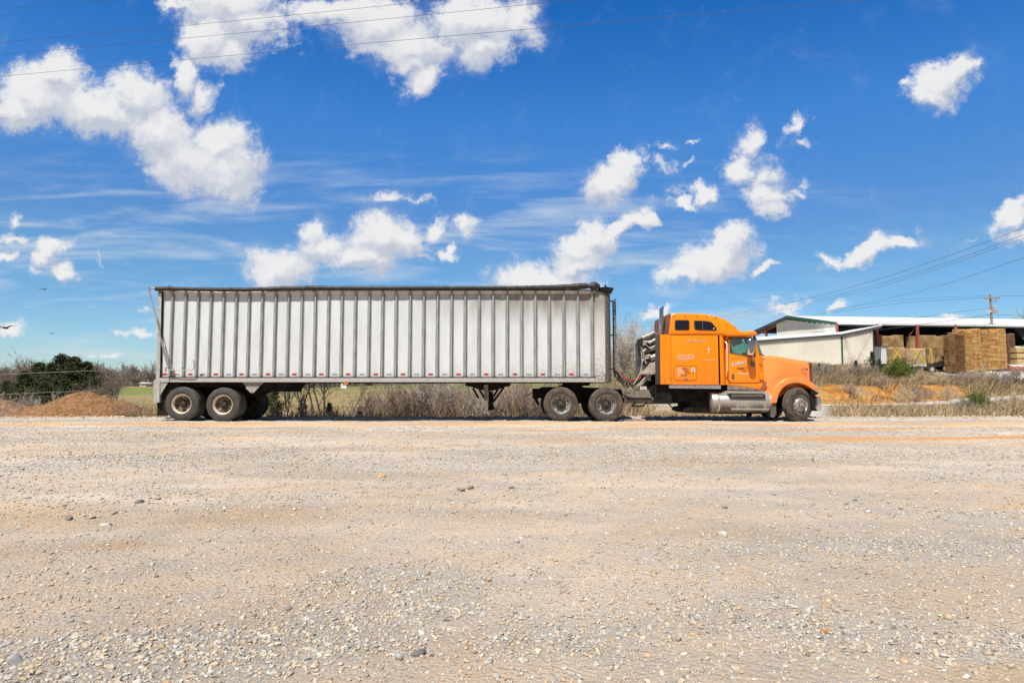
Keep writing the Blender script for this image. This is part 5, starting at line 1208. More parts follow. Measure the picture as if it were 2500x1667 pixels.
# back of sleeper: rack with load gear, far extender, deck, hoses
rk = MB()
dk = mat('rack_dark', (.05, .048, .045), .7, var=.4, vs=10); dg = mat('rack_grey', (.34, .33, .31), .5, .4, var=.3, vs=12); beige = mat('rack_beige', (.40, .36, .30), .7, var=.2, vs=8)
rk.side([(1569, 824), (1600, 812), (1601, 878), (1590, 890), (1570, 893), (1574, 866), (1571, 846)], Y0 + .55, Y0 + 1.6); rack = rk.build('headache_rack', dk, tk)
b = MB()
for p, q, r_, yy in (((1568.5, 825), (1599.5, 812), .055, .38), ((1570, 835), (1601, 834), .04, .34), ((1584, 838), (1601, 829), .05, .3), ((1565, 847), (1578, 888), .03, .35), ((1567, 862), (1578, 850), .07, .42), ((1586, 852), (1601, 845), .10, .40), ((1577, 871), (1588, 869), .06, .38),
                    ((1587, 875), (1601, 871), .10, .42), ((1568, 882), (1572, 878), .05, .36), ((1572, 836), (1590, 854), .015, .3), ((1598, 809), (1603, 817), .035, .25)):
    b.tube([P(*p, Y0 + yy), P(*q, Y0 + yy)], r_, 6)
b.side([(1570, 833), (1577, 833), (1577, 843), (1570, 843)], Y0 + .30, Y0 + .36); b.side([(1576, 867), (1584, 867), (1584, 876), (1576, 876)], Y0 + .30, Y0 + .40)
b.build('rack_bars', dg, rack, 40)
MB().side([(1567, 913), (1589, 885), (1601, 884), (1601, 911)], Y0 + .28, Y0 + .75).build('deck_wedge', beige, tk)
b = MB().side([(1555, 942), (1575, 920), (1577, 921), (1558, 942)], Y0 + .30, Y0 + .36); b.side([(1562, 940), (1575, 926), (1578, 928), (1570, 940)], Y0 + .42, Y0 + .48); b.side([(1563, 943), (1578, 943), (1580, 951), (1563, 951)], Y0 + .3, Y0 + .5)
b.build('deck_ramp', mat('pale_deck', (.50, .46, .42), .6, var=.25, vs=10), tk)
MB().side([(1548, 941), (1560, 941), (1560, 950), (1548, 950)], Y0 + .28, Y0 + .6).build('battery_box', dusty, tk)
MB().side([(1578, 914), (1590, 915), (1588, 930), (1579, 927)], Y0 + .4, Y0 + .6).build('gladhand_box', dg, tk)
slab('far_extender', [(1553, 836), (1574, 836), (1575, 921), (1553, 921)], YSF - .1, YSF, mat('far_extender_grey', (.10, .10, .095), .8, var=.1), tk, .01, 1)
slab('frame_shield', [(1580, 915), (1600, 913), (1600, 985), (1590, 985)], Y0 + .6, YSF - .6, black, tk, 0, 1)
red_h = mat('red_hose', (.35, .04, .04), .6); blk_h = mat('black_hose', (.025, .025, .03), .55); wht_h = mat('pale_hose', (.45, .42, .36), .6)
def coil(pts, rad, turns, r_, name, m):
    pts = [P(a, b_, Y0 + c_) for a, b_, c_ in pts]; L = []; N = turns * 12
    for i in range(N + 1):
        t = i / N * (len(pts) - 1); k = min(int(t), len(pts) - 2); f = t - k
        p0 = pts[max(k - 1, 0)]; p1 = pts[k]; p2 = pts[k + 1]; p3 = pts[min(k + 2, len(pts) - 1)]
        c_ = .5 * ((2 * p1) + (p2 - p0) * f + (2 * p0 - 5 * p1 + 4 * p2 - p3) * f * f + (3 * p1 - p0 - 3 * p2 + p3) * f ** 3)
        a = i / 12 * 2 * math.pi; e_w = min(1, min(i, N - i) / 18)
        L.append(c_ + Vector((.02 * math.sin(a * .5), math.cos(a) * rad * e_w, math.sin(a) * rad * e_w)))
    return MB().tube(L, r_, 5).build(name, m, tk, 60)
coil([(1500, 903, .7), (1506, 915, .7), (1520, 930, .6), (1540, 935, .55), (1560, 930, .55), (1575, 920, .55)], .055, 26, .014, 'air_hose', blk_h)
coil([(1498, 912, .8), (1508, 925, .7), (1522, 940, .6), (1540, 941, .55), (1555, 934, .55), (1576, 921, .5)], .04, 18, .014, 'air_hose', blk_h)
coil([(1500, 900, .9), (1512, 918, .8), (1535, 928, .6), (1552, 928, .55), (1574, 916, .5)], .05, 22, .013, 'air_hose', red_h)
b = MB().tube([P(1497, 906, Y0 + .7), P(1506, 918, Y0 + .6), P(1512, 935, Y0 + .6), P(1520, 944, Y0 + .6)], .02, 6); b.tube([P(1546, 938, Y0 + .3), P(1556, 925, Y0 + .3), P(1564, 908, Y0 + .3), P(1568, 885, Y0 + .3), P(1566, 860, Y0 + .3)], .015, 6)
b.build('cable', wht_h, tk, 60)
# exhaust
ex_ = slab('exhaust_stack', [(1611, 747.5 + 4), (1613, 751), (1621, 747), (1620.8, 757), (1620, 817), (1611, 817)], Y0 + .55, Y0 + .68, chrome, tk, .045, 4, None, 70)
c_ = P(1624, 800, Y0 + .7); MB().side([(1622.5, 817), (1624, 790), (1627.5, 776), (1628, 817)], Y0 + .62, Y0 + .66).build('exhaust_bracket', mat('exh_dark', (.06, .06, .065), .5), tk)
# fuel tank with straps, steps
tz = P(1800, 982, Y0 + .36).z; tx0, tx1 = P(1733, 982, Y0 + .36).x, P(1881, 982, Y0 + .36).x
tank_m = mat('tank_alloy', (.60, .585, .56), .36, .65, var=.12, vs=3, dirt=(.16, .13, .10), dirt_amt=.30, dirt_scale=2.2)
L = tx1 - tx0
b = MB().lathe([(0, -.01), (.295, .0), (.310, .012), (.315, .03), (.315, L - .10), (.30, L - .05), (.26, L - .01), (0, L)], (tx0, Y0 + .36, tz), 48, 'X')
def tank_mat():
    m = bpy.data.materials.new('sooty_tank_alloy'); m.use_nodes = True; m.node_tree.nodes.clear(); n = NT(m.node_tree)
    pos = n.new('ShaderNodeNewGeometry').outputs['Position']; sp = n.new('ShaderNodeSeparateXYZ', {0: pos})
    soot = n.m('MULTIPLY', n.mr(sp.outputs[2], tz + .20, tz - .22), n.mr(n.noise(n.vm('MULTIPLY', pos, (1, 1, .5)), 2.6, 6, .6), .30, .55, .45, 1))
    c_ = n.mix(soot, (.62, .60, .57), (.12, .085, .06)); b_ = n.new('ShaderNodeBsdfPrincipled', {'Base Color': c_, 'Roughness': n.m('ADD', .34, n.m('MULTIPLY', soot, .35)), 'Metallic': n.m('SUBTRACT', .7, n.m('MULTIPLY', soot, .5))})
    n.new('ShaderNodeOutputMaterial', {'Surface': b_.outputs[0]}); return m
b.build('fuel_tank', tank_mat(), tk, 40)
b = MB().side([(1756, 962), (1765, 958), (1773, 954.3), (1868, 954.5), (1876, 960), (1879, 967), (1760, 967)], Y0 + .12, Y0 + .60); b.build('tank_top', tank_m, tk)
b = MB()
for px_, w_ in ((1753, 4.5), (1797.5, 3.5), (1864, 4)):
    xx = P(px_, 982, Y0 + .1).x; b.lathe([(.318, 0), (.323, .003), (.323, w_ / 80 - .003), (.318, w_ / 80)], (xx, Y0 + .36, tz), 40, 'X')
b.build('tank_strap', mat('strap_alloy', (.50, .50, .49), .35, .7), tk, 40)
st = MB().side([(1779, 961), (1867, 962), (1870, 971), (1784, 969.5)], Y0 + .005, Y0 + .03).build('step_plate', black, tk)
b = MB()
for px_ in np.arange(1786, 1864, 5.2):
    for k in range(2): b.side([(px_ + k * 2.2, 963.2 + k * 3), (px_ + 2.6 + k * 2.2, 963.2 + k * 3), (px_ + 2.9 + k * 2.2, 965.3 + k * 3), (px_ + .3 + k * 2.2, 965.3 + k * 3)], Y0 - .003, Y0 + .006)
b.build('tread_studs', mat('tread_alloy', (.42, .41, .40), .4, .5), st)
slab('upper_step', [(1776, 955.5), (1865, 956), (1868, 960.5), (1779, 959.8)], Y0 + .02, Y0 + .22, mat('step_alloy', (.55, .54, .52), .35, .7), tk, .008, 2)
slab('lower_step', [(1784, 996), (1878, 997), (1878.5, 1001), (1786, 1000)], Y0 - .05, Y0 + .10, mat('step_alloy', (.55, .54, .52), .35, .7), tk, .01, 2)
MB().lathe([(0, 0), (.05, .0), (.055, -.012), (.055, -.04)], P(1827, 953.5, Y0 + .3), 14, 'Z').build('fuel_cap', chrome, tk)
slab('mud_flap', [(1882, 984), (1895, 984), (1896, 1012), (1890, 1019), (1883, 1018)], Y0 + .10, Y0 + .55, mat('flap_grey', (.11, .10, .09), .8, var=.3, vs=8), tk, .01, 1)
# wheels
d1_, d2_ = P(1369.7, 987, Y0 - .02), P(1480.5, 987, Y0 - .02)
w_d = wheel(tk, (d1_.x, Y0 - .02, gz(d1_.x, Y0)), 'drive', rub_d, rot=.3)
dup_wheel(w_d, tk, (d2_.x, Y0 - .02, gz(d2_.x, Y0)), 0, 1.1)
w_di = wheel(tk, (d1_.x, Y0 + .30, gz(d1_.x, Y0)), 'plain', rub_in)
dup_wheel(w_di, tk, (d2_.x, Y0 + .30, gz(d2_.x, Y0)))
for a in (d1_, d2_):
    for yy in (YF - .04, YF - .37): dup_wheel(w_di, tk, (a.x, yy, gz(a.x, Y0)), math.pi, 0)
fx = P(1955, 990, Y0 + .04)
w_s = wheel(tk, (fx.x, Y0 + .04, gz(fx.x, Y0)), 'steer', rub_d, rot=0, yaw=R(23))
dup_wheel(w_di, tk, (fx.x + .02, YF - .30, gz(fx.x, Y0)), R(23) + math.pi * 0, 0)
b = MB().tube([(fx.x, Y0 + .3, fx.z), (fx.x, YF - .3, fx.z)], .07, 8)
for a in (d1_, d2_): b.tube([(a.x, Y0 + .2, a.z), (a.x, YF - .2, a.z)], .10, 8)
b.build('axle', frame_m, tk)

# ---------------------------------------------------------------- lettering
def text(s, px_, py_, hpx, Yn, m, parent, shear=0, widen=1.0, rot=0, name='lettering', bold=0, align='LEFT'):
    cu = bpy.data.curves.new('t', 'FONT'); cu.body = s; cu.size = 1.0; cu.extrude = .002; cu.shear = shear; cu.offset = bold; cu.align_x = align; cu.resolution_u = 3
    to = bpy.data.objects.new('t', cu); col.objects.link(to)
    bpy.context.view_layer.update(); dg_ = bpy.context.evaluated_depsgraph_get()
    me = bpy.data.meshes.new_from_object(to.evaluated_get(dg_)); bpy.data.objects.remove(to); me.name = name
    p = P(px_, py_, Yn); k = hpx / 80.0 * 1.38 * (Yn / 20.8)
    M = Matrix.Translation(p) @ Matrix.Rotation(R(-rot), 4, 'Y') @ Matrix.Rotation(R(90), 4, 'X') @ Matrix.Diagonal((k * widen, k, 1, 1))
    me.transform(M); return link(name, me, m, parent)
yt_ = YS - .003
text('In God We Trust', 1675, 834.5, 5.5, yt_ + .0005, txt_b, tk, .35, .92, 0, bold=.022)
text('In God We Trust', 1674.7, 834.2, 5.5, yt_ - .003, txt_w, tk, .35, .92, 0)
for i, ln in enumerate(('Trust in the Lord with all thine heart;', 'lean not unto thine own understanding;', 'in all thy ways acknowledge him, and', 'he shall direct thy paths.  Proverbs', '3: 5-6')):
    text(ln, (1652.8, 1652.8, 1652.8, 1652.8, 1664)[i], 867.5 + i * 3.25, 2.5, yt_ - .002, txt_w, tk, .1, (.83, .76, .81, .77, .9)[i], bold=.012)
MB().side([(1729.6, 847), (1731, 847), (1731, 863), (1729.6, 863)], yt_ - .005, yt_ + .003).side([(1725.8, 851.5), (1735, 851.5), (1735, 853.1), (1725.8, 853.1)], yt_ - .0045, yt_ + .0025).build('cross', txt_w, tk)
text('In memory of Papa', 1718.5, 879.6, 3.0, yt_ - .002, txt_w, tk, .3, .9)
for i, (a, b_) in enumerate((('KYU', '028402'), ('USDOT', '247051'), ('ICC MC', '275030'), ('RF', '15-7382'))):
    yb = 901.3 + i * 5.5; wA = (7, 12, 14.5, 4.5)[i]
    text(a, 1654.6, yb, 4.0, YS - .010, txt_w, tk, 0, (.88, .82, .85, .9)[i], bold=.028)
    text(b_, 1654.6 + (10, 14.5, 17, 7.5)[i], yb, 3.8, YS - .010, txt_br, tk, 0, .9, bold=.035)
bx = MB().side(rrect(1688.3, 898, 1696.7, 906.5, 1, 3), YS - .010, YS - .006).build('notice', txt_w, tk)
MB().lathe([(.016, -.002), (.034, -.002), (.034, .002), (.016, .002), (.016, -.002)], P(1692.5, 902.2, YS - .011), 16).build('notice_mark', mat('blue_mark', (.05, .30, .55), .5), bx)
MB().side([(1690, 908.3), (1695, 908.3), (1694, 911.5), (1692, 913)], YS - .009, YS - .006).build('decal', txt_br, tk)
yd_ = YD - .003
text('INTERNATIONAL', 1783.2, 876.2, 2.1, yd_, mat('badge_grey', (.25, .11, .05), .5), tk, 0, 1.12)
text("Coffey's", 1786.8, 894.6, 8.4, yd_ + .001, mat('script_outline', (.10, .10, .35), .5), tk, .3, .98, 12, bold=.035)
text("Coffey's", 1786.5, 894.2, 8.4, yd_ - .003, txt_w, tk, .3, .98, 12, bold=.008)
text('FAMILY', 1799.2, 902.6, 6.3, yd_, txt_b, tk, 0, .83, bold=.012)
text('LLC', 1812.8, 907.9, 5.0, yd_, txt_b, tk, 0, .95, bold=.012)
text('Milltown, Ky', 1801, 913.4, 4.0, yd_ - .002, txt_w, tk, .35, .92, bold=.02)
text('ISX', 1851, 896.8, 3.4, YC - .003, mat('badge_pale', (.55, .50, .60), .4), tk, .2, 1.0)
text('C1786', 1956, 904.4, 6.0, Y0 + .325, mat('number_blue', (.05, .05, .13), .5), tk, 0, .78, bold=.02)
# ================================================================ sheds and pallet yard
gable_m = mat('gable_siding', (.88, .85, .78), .5, .0, var=.05, vs=.3)
siding = mat('cream_siding', (.72, .685, .60), .55, .1, var=.06, vs=.3)
siding_d = mat('cream_siding_worn', (.68, .64, .56), .55, .1, var=.12, vs=.6)
white_roof = mat('white_roof', (.80, .81, .82), .45, .1, var=.05, vs=.4)
red_steel = mat('red_steel', (.33, .085, .07), .6, var=.2, vs=2)
green_trim = mat('green_trim', (.03, .11, .075), .5)
dark_in = mat('shed_shade_black', (.012, .012, .012), .9)  # near-black colour stands for the shade inside the open shed
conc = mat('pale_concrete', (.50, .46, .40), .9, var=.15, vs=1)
def line_pt(A, B, px_):
    """point on the ground line A-B (x, y) that lies in photograph column px"""
    u = (px_ - 1250) / FPX; dx, dy_ = B[0] - A[0], B[1] - A[1]
    t = (u * A[1] - A[0]) / (dx - u * dy_); return A[0] + dx * t, A[1] + dy_ * t
def zat(py_, Yd): return P(1250, py_, Yd).z
def corr(name, A, B, top, bot, m, parent, pitch=.34, depth=.035, n_=None):
    """ribbed sheet wall along the ground line A-B; top/bot are functions of t in 0..1"""
    A = Vector((*A, 0)); B = Vector((*B, 0)); d = B - A; L = d.length; d /= L; nrm = Vector((d.y, -d.x, 0))
    mb = MB(); s = 0; st_ = [0]
    pts = []
    while s < L:
        for a, o in ((0, 0), (.55, 0), (.66, 1), (.86, 1), (.97, 0)):
            q = s + a * pitch
            if q <= L: pts.append((q, o))
        s += pitch
    pts.append((L, 0))
    for q, o in pts:
        p = A + d * q + nrm * depth * o; t = q / L; mb.v += [(p.x, p.y, bot(t)), (p.x, p.y, top(t))]
    mb.f = [(2 * i, 2 * i + 2, 2 * i + 3, 2 * i + 1) for i in range(len(pts) - 1)]
    # closed back so the wall has thickness
    nb = len(mb.v); pb = [A - nrm * .12, B - nrm * .12]
    mb.v += [(pb[0].x, pb[0].y, bot(0)), (pb[0].x, pb[0].y, top(0)), (pb[1].x, pb[1].y, bot(1)), (pb[1].x, pb[1].y, top(1))]
    mb.f += [(nb, nb + 1, nb + 3, nb + 2), (0, 1, nb + 1, nb), (2 * len(pts) - 2, 2 * len(pts) - 1, nb + 3, nb + 2)]
    return mb.build(name, m, parent)
# big open shed
G1 = P(2044, 787, 100); G0 = P(1838, 809, 121.5); PK = P(1923, 771, 110.6)
RD = Vector((.98, .2, 0)).normalized()
shed = empty('open_shed', (60, 112, 4), 'large open sided pallet shed with a white metal roof and red steel posts', 'shed')
def along(p, L): return Vector((p.x + RD.x * L, p.y + RD.y * L, p.z))
Lr = 58
R1 = along(PK, Lr); E1 = along(G1, Lr); W1 = along(G0, Lr)
def adj(p, py_): return Vector((p.x, p.y, P(1250, py_, p.y).z))
R1 = Vector((R1.x, R1.y, PK.z + .55)); E1 = Vector((E1.x, E1.y, G1.z + 0.45))
th = Vector((0, 0, -.28))
ov = Vector((-.2, -.98, 0)) * 0
b = MB(); b.prism([PK, R1, E1, G1], th); b.build('roof', white_roof, shed)
b = MB(); b.prism([q + Vector((.3 if i in (0, 3) else -.3, 0, -.30)) for i, q in enumerate((PK, R1, E1, G1))], (0, 0, -.05)); b.prism([q + Vector((.3 if i in (0, 1) else -.3, .02, -.30)) for i, q in enumerate((PK, G0, W1, R1))], (0, 0, -.05)); b.build('roof_shade_sheet', dark_in, shed)  # near-black sheets put the shade under the roof into colour
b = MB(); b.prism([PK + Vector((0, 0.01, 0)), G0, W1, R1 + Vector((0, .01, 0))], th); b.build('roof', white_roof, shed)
# eave fascia: the sheets turn down at the eave
b = MB(); b.prism([G1 + Vector((0, 0, -.29)), E1 + Vector((0, 0, -.29)), E1 + Vector((0, .3, -.29)), G1 + Vector((0, .3, -.29))], (0, 0, -.18)); b.build('eave_trim', mat('eave_dark', (.05, .08, .07), .6), shed)
for A_, B_, mt_ in ((PK, G1, green_trim), (PK, G0, mat('rake_dark', (.05, .08, .085), .6))):
    d_ = (B_ - A_); o_ = Vector((-RD.x, -RD.y, 0)) * .14
    b = MB(); b.prism([A_ + o_ + Vector((0, 0, .05)), B_ + o_ + Vector((0, 0, .05)), B_ + o_ + Vector((0, 0, -.40)), A_ + o_ + Vector((0, 0, -.40))], -o_ * .9); b.build('rake_trim', mt_, shed)
# gable: sheeted part, open part with red rafter and post
gA = line_pt((G0.x, G0.y), (G1.x, G1.y), 1898.5)
def gtop(t):
    x = gA[0] + (G1.x - gA[0]) * t; y = gA[1] + (G1.y - gA[1]) * t; px_ = 1250 + FPX * x / y
    # roof line between G0-PK and PK-G1
    if px_ < 1923: k = (x - G0.x) / (PK.x - G0.x); return G0.z + (PK.z - G0.z) * k - .3
    k = (x - PK.x) / (G1.x - PK.x); return PK.z + (G1.z - PK.z) * k - .3
corr('gable_wall', gA, (G1.x, G1.y), gtop, lambda t: 4.0, gable_m, shed, .42, .05)
b = MB(); A_ = G0 + Vector((0, 0, -.45)); B_ = Vector((gA[0], gA[1], gtop(0) - .2)); b.prism([A_, B_, B_ + Vector((0, 0, -.55)), A_ + Vector((0, 0, -.55))], (.15, .05, 0)); b.build('rafter', red_steel, shed)
for px_ in (1873.5,):
    q = line_pt((G0.x, G0.y), (G1.x, G1.y), px_); MB().box((q[0] - .2, q[1] - .1, 3.5), (q[0] + .2, q[1] + .2, zat(796, q[1]))).build('post', red_steel, shed)
# shade of the inside, put in as a near-black sheet
b = MB()
w0 = along(G0, 1.0)
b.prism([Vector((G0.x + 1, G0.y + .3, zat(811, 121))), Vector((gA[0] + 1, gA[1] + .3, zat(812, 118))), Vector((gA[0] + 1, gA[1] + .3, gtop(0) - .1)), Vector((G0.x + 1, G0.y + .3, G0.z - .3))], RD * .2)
b.build('gable_shade_sheet', dark_in, shed)
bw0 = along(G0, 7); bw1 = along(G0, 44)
b = MB(); b.prism([Vector((bw0.x, bw0.y, 4)), Vector((bw1.x, bw1.y, 4)), Vector((bw1.x, bw1.y, G0.z - .3)), Vector((bw0.x, bw0.y, G0.z - .3))], (0, .2, 0)); b.build('back_wall', dark_in, shed)  # back wall added to keep the inside dark
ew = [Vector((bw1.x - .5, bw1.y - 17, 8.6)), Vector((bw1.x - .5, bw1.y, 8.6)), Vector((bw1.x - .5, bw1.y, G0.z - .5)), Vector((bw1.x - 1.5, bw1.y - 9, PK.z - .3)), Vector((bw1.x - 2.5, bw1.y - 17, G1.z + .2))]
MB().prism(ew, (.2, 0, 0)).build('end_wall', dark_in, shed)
# purlins under the roof
b = MB()
for k in range(1, 9):
    f_ = k / 9; a_ = PK.lerp(G1, f_) + Vector((0, 0, -.42)); c_ = R1.lerp(E1, f_) + Vector((0, 0, -.42)); b.prism([a_, c_, c_ + Vector((0, .12, 0)), a_ + Vector((0, .12, 0))], (0, 0, -.2))
b.build('purlins', mat('purlin', (.07, .05, .045), .8), shed)
EAV = (G1.x + .3, G1.y + .1), (E1.x, E1.y + .1)
for px_, top_, w_ in ((2046.5, 788, .14), (2144.5, 791, .20), (2243.5, 794, .20), (2337, 793, .22)):
    q = line_pt(*EAV, px_); MB().box((q[0] - w_, q[1] - .12, 3.5), (q[0] + w_, q[1] + .12, zat(top_, q[1]))).build('post', red_steel, shed)
q = line_pt(*EAV, 2243.5); MB().tube([(q[0], q[1] + .2, zat(796, q[1])), (q[0] - 1.1, q[1] + .2, zat(818, q[1]))], .05, 5).build('brace', red_steel, shed)

# lean-to annex in front
YA = 92
ann = empty('annex_shed', (P(1990, 860, YA).x, YA, 4), 'cream metal sided lean-to shed with a white roof behind the tractor hood', 'shed')
def ltop(px_): return np.interp(px_, [1780, 2056, 2132, 2155], [838, 818.5, 802.5, 797])
A1 = P(1780, 860, YA); A2 = P(2056, 860, YA); A3 = P(2132, 860, YA)
corr('wall', (A1.x, YA), (A2.x - .12, YA), lambda t: zat(float(ltop(1780 + 276 * t)) + .8, YA), lambda t: zat(891, YA), siding, ann, .34, .085)
corr('wall', (A2.x + .12, YA), (A3.x, YA), lambda t: zat(float(ltop(2056 + 76 * t)) + .8, YA), lambda t: zat(889, YA), siding_d, ann, .34, .085)
MB().box((A2.x - .12, YA - .06, zat(891, YA)), (A2.x + .12, YA + .05, zat(818.5, YA))).build('corner_trim', green_trim, ann)
MB().box((A3.x, YA - .06, zat(889, YA)), (A3.x + .14, YA + .05, zat(803, YA))).build('corner_trim', mat('dark_green_trim', (.03, .06, .05), .5), ann)
b = MB(); b.prism([Vector((A3.x + .02, YA + .07, zat(889, YA))), Vector((A3.x + .02, YA + 9, zat(889, YA))), Vector((A3.x + .02, YA + 9, zat(803, YA))), Vector((A3.x + .02, YA + .07, zat(803, YA)))], (.1, 0, 0)); b.build('end_wall', siding_d, ann)
MB().box((A2.x - .1, YA - .02, 3.3), (A3.x, YA + 9, zat(889.3, YA))).build('footing', conc, ann)
MB().box((A1.x, YA - .0, 3.5), (A2.x - .2, YA + 9, zat(891.3, YA))).build('footing', mat('footing_dark', (.2, .18, .15), .9), ann)
b = MB(); fr = [(1772, 836.5), (2056, 815.5), (2152, 795)]; bk = [(1772, 828), (2056, 808.5), (2155, 792.5)]
fp = [P(a, c_, YA - .16) for a, c_ in fr]
bk3 = []
for (a, c_) in bk: q = P(a, c_, YA + 10.5); bk3.append(q)
for i in range(2): b.prism([fp[i], fp[i + 1], bk3[i + 1], bk3[i]], (0, 0, -.12))
b.build('roof', white_roof, ann)
b = MB()
for i in range(2): b.prism([fp[i] + Vector((0, -.06, .02)), fp[i + 1] + Vector((0, -.06, .02)), fp[i + 1] + Vector((0, -.06, -.30)), fp[i] + Vector((0, -.06, -.34))], (0, .055, 0))
b.build('fascia', mat('fascia_dark', (.08, .085, .085), .5), ann)

# pallets
wood_n = bpy.data.materials.new('pallet_wood'); wood_n.use_nodes = True; wood_n.node_tree.nodes.clear(); n = NT(wood_n.node_tree)
oi = n.new('ShaderNodeObjectInfo'); geo = n.new('ShaderNodeNewGeometry')
c_ = n.mix(oi.outputs['Random'], (.74, .46, .16), (.86, .60, .28)); c_ = n.mix(n.mr(n.noise(geo.outputs['Position'], 1.7, 4, .6), .42, .65), c_, (.58, .31, .10))
n.new('ShaderNodeOutputMaterial', {'Surface': n.new('ShaderNodeBsdfPrincipled', {'Base Color': n.vm('MULTIPLY', c_, oi.outputs['Color']), 'Roughness': .85}).outputs[0]})
def pallet_mb(x=0, y=0, z=0, mb=None, w=1.16, d=1.0, h=.125, gaps=True):
    mb = mb or MB()
    for k in (0, .5, 1): xx = x - w / 2 + .03 + (w - .06) * k; mb.box((xx - .03, y + .13, z + .022), (xx + .03, y + d, z + h - .022))
    for k in range(3): yy = y + (d - .12) * k / 2; mb.box((x - w / 2, yy + .001, z), (x + w / 2, yy + .12, z + .027))
    for k in range(5): yy = y + (d - .10) * k / 4; mb.box((x - w / 2, yy - .002, z + h - .028), (x + w / 2, yy + .10, z + h))
    return mb
pme = pallet_mb().build('pallet', wood_n).data; bpy.data.objects.remove(bpy.data.objects['pallet'])
rp = random.Random(4); count = 0; rest = MB()
col_no = 0
def column(px_, top, base, Yd, label, group, tint=(1, 1, 1), w=1.16, step=.142):
    global count
    x0 = (px_ - 1250) / FPX * Yd; z = zat(base, Yd); zt = zat(top, Yd); xx = x0
    sh_ = rp.uniform(-.04, .04); lv = 0; ck = rp.uniform(.8, 1.1)
    while z < zt:
        dx = rp.uniform(-.025, .025) + sh_
        if rp.random() < .06: sh_ = rp.uniform(-.06, .06)
        if label and count < 300:
            o = bpy.data.objects.new('pallet', pme); col.objects.link(o); o.location = (xx + dx, Yd + rp.uniform(0, .06), z); o.scale = (w / 1.16, 1, 1)
            k = rp.uniform(1.0, 1.5) * ck; o.color = (tint[0] * k, tint[1] * k, tint[2] * k, 1); lv += 1; tag(o, label.replace('#', nth(lv)), 'pallet', group); count += 1
        else: pallet_mb(xx + dx, Yd, z, rest, w)
        z += step
YP_ = 99
gA_ = 'pallets of the tall tan wall of stacks'; lA_ = 'tan wooden pallet, # from the ground in the @ column of the tall tan wall'
for i, (px_, top) in enumerate(((2366.5, 806), (2388.5, 803.5), (2410, 803.5), (2431.5, 803.5), (2450, 803.5))):
    column(px_, top, 905 - i * .9, YP_ + i * .15, lA_.replace('@', nth(i + 1)), gA_, w=1.22)
gB_ = 'pallets of the dark weathered stacks'; lB_ = 'grey weathered pallet, # from the ground in the @ dark stack'
column(2326.5, 819, 907, YP_ - .3, lB_.replace('@', 'left'), gB_, (.40, .37, .42), w=1.12); column(2348, 819, 907.5, YP_ - .3, lB_.replace('@', 'right'), gB_, (.34, .32, .38), w=1.2)
dark_rest = MB(); rest2 = rest
for px_, top in ((2336, 812), (2357, 810)):       # stacks stepping up behind
    column(px_, top, 905, YP_ + 1.3, '', '')
for px_, top in ((2350, 805), (2372, 804)): column(px_, top, 905, YP_ + 2.6, '', '')
# rows under the shed roof
for px_ in np.arange(2150, 2325, 13.2):
    if abs(px_ - 2216) > 6: column(px_, 820 + rp.uniform(-1.5, 2), 868, line_pt(*EAV, px_)[1] + .45, '', '', w=.83)
for px_ in (2462, 2473): column(px_, 815, 889, 104, '', '', w=.66)
o = rest.build('pallet_stacks', mat('pallet_wood_mass', (.74, .47, .20), .85, var=.35, vs=.9, c2=(.90, .64, .34))); tag(o, 'further rows of wooden pallets under and around the shed roof', 'pallets', kind='stuff')

# strapped loads on the flatbeds
strap_m = mat('yellow_strap', (.80, .58, .02), .5)
def load(x0, x1, y0, y1, Yd, dY, label, straps, dark=(1, 1, 1), skew=0, nm='pallet_load', pitch=None, mt=None):
    e = empty(nm, (P((x0 + x1) / 2, y1, Yd).x, Yd, P(x0, y1, Yd).z), label, 'pallet load', 'strapped pallet loads on the flatbeds')
    mb = MB(); z0 = zat(y1, Yd); z1 = zat(y0, Yd); nP = max(1, int((z1 - z0) / .135)); xa, xb = P(x0, y1, Yd).x, P(x1, y1, Yd).x
    nC = max(1, round((xb - xa) / 1.15)); w = (xb - xa) / nC
    for c_ in range(nC):
        for r_ in range(max(1, int(dY / 1.05))):
            for k in range(nP):
                xx = xa + w * (c_ + .5) + rp.uniform(-.02, .02); pallet_mb(xx + skew * r_ * 1.05, Yd + r_ * 1.05, z0 + k * .135, mb, w * .98)
    mb.build('pallets', mt or mat('load_wood', (.70, .47, .25), .85, var=.25, vs=1.1, c2=(.84, .62, .38)), e)
    for (p, q) in straps:
        a, c_ = P(*p, Yd - .05), P(*q, Yd - .05); n_ = Vector((c_.z - a.z, 0, a.x - c_.x)).normalized() * .045
        MB().prism([a + n_, c_ + n_, c_ - n_, a - n_], (0, .02, 0)).build('strap', strap_m, e)
    return e
dark_w = mat('load_wood_dark', (.42, .27, .16), .85, var=.35, vs=1.3, c2=(.74, .52, .28))
load(2171, 2210, 846, 894, 96, 3.0, 'strapped pallet load with crossed yellow straps next to the white container', [((2177, 846), (2209, 886)), ((2200, 849), (2173, 889))])
load(2212, 2221, 846, 893, 97.5, 2.0, 'narrow dark pallet load between the two crossed strap loads', [], mt=dark_w)
load(2222.5, 2261, 850, 888, 95, 3.0, 'strapped pallet load of pale boards on the flatbed tail', [((2228, 850), (2262, 888)), ((2250, 850), (2231, 877))], mt=mat('load_wood_pale', (.78, .56, .33), .85, var=.2, vs=1.1, c2=(.88, .70, .46)))
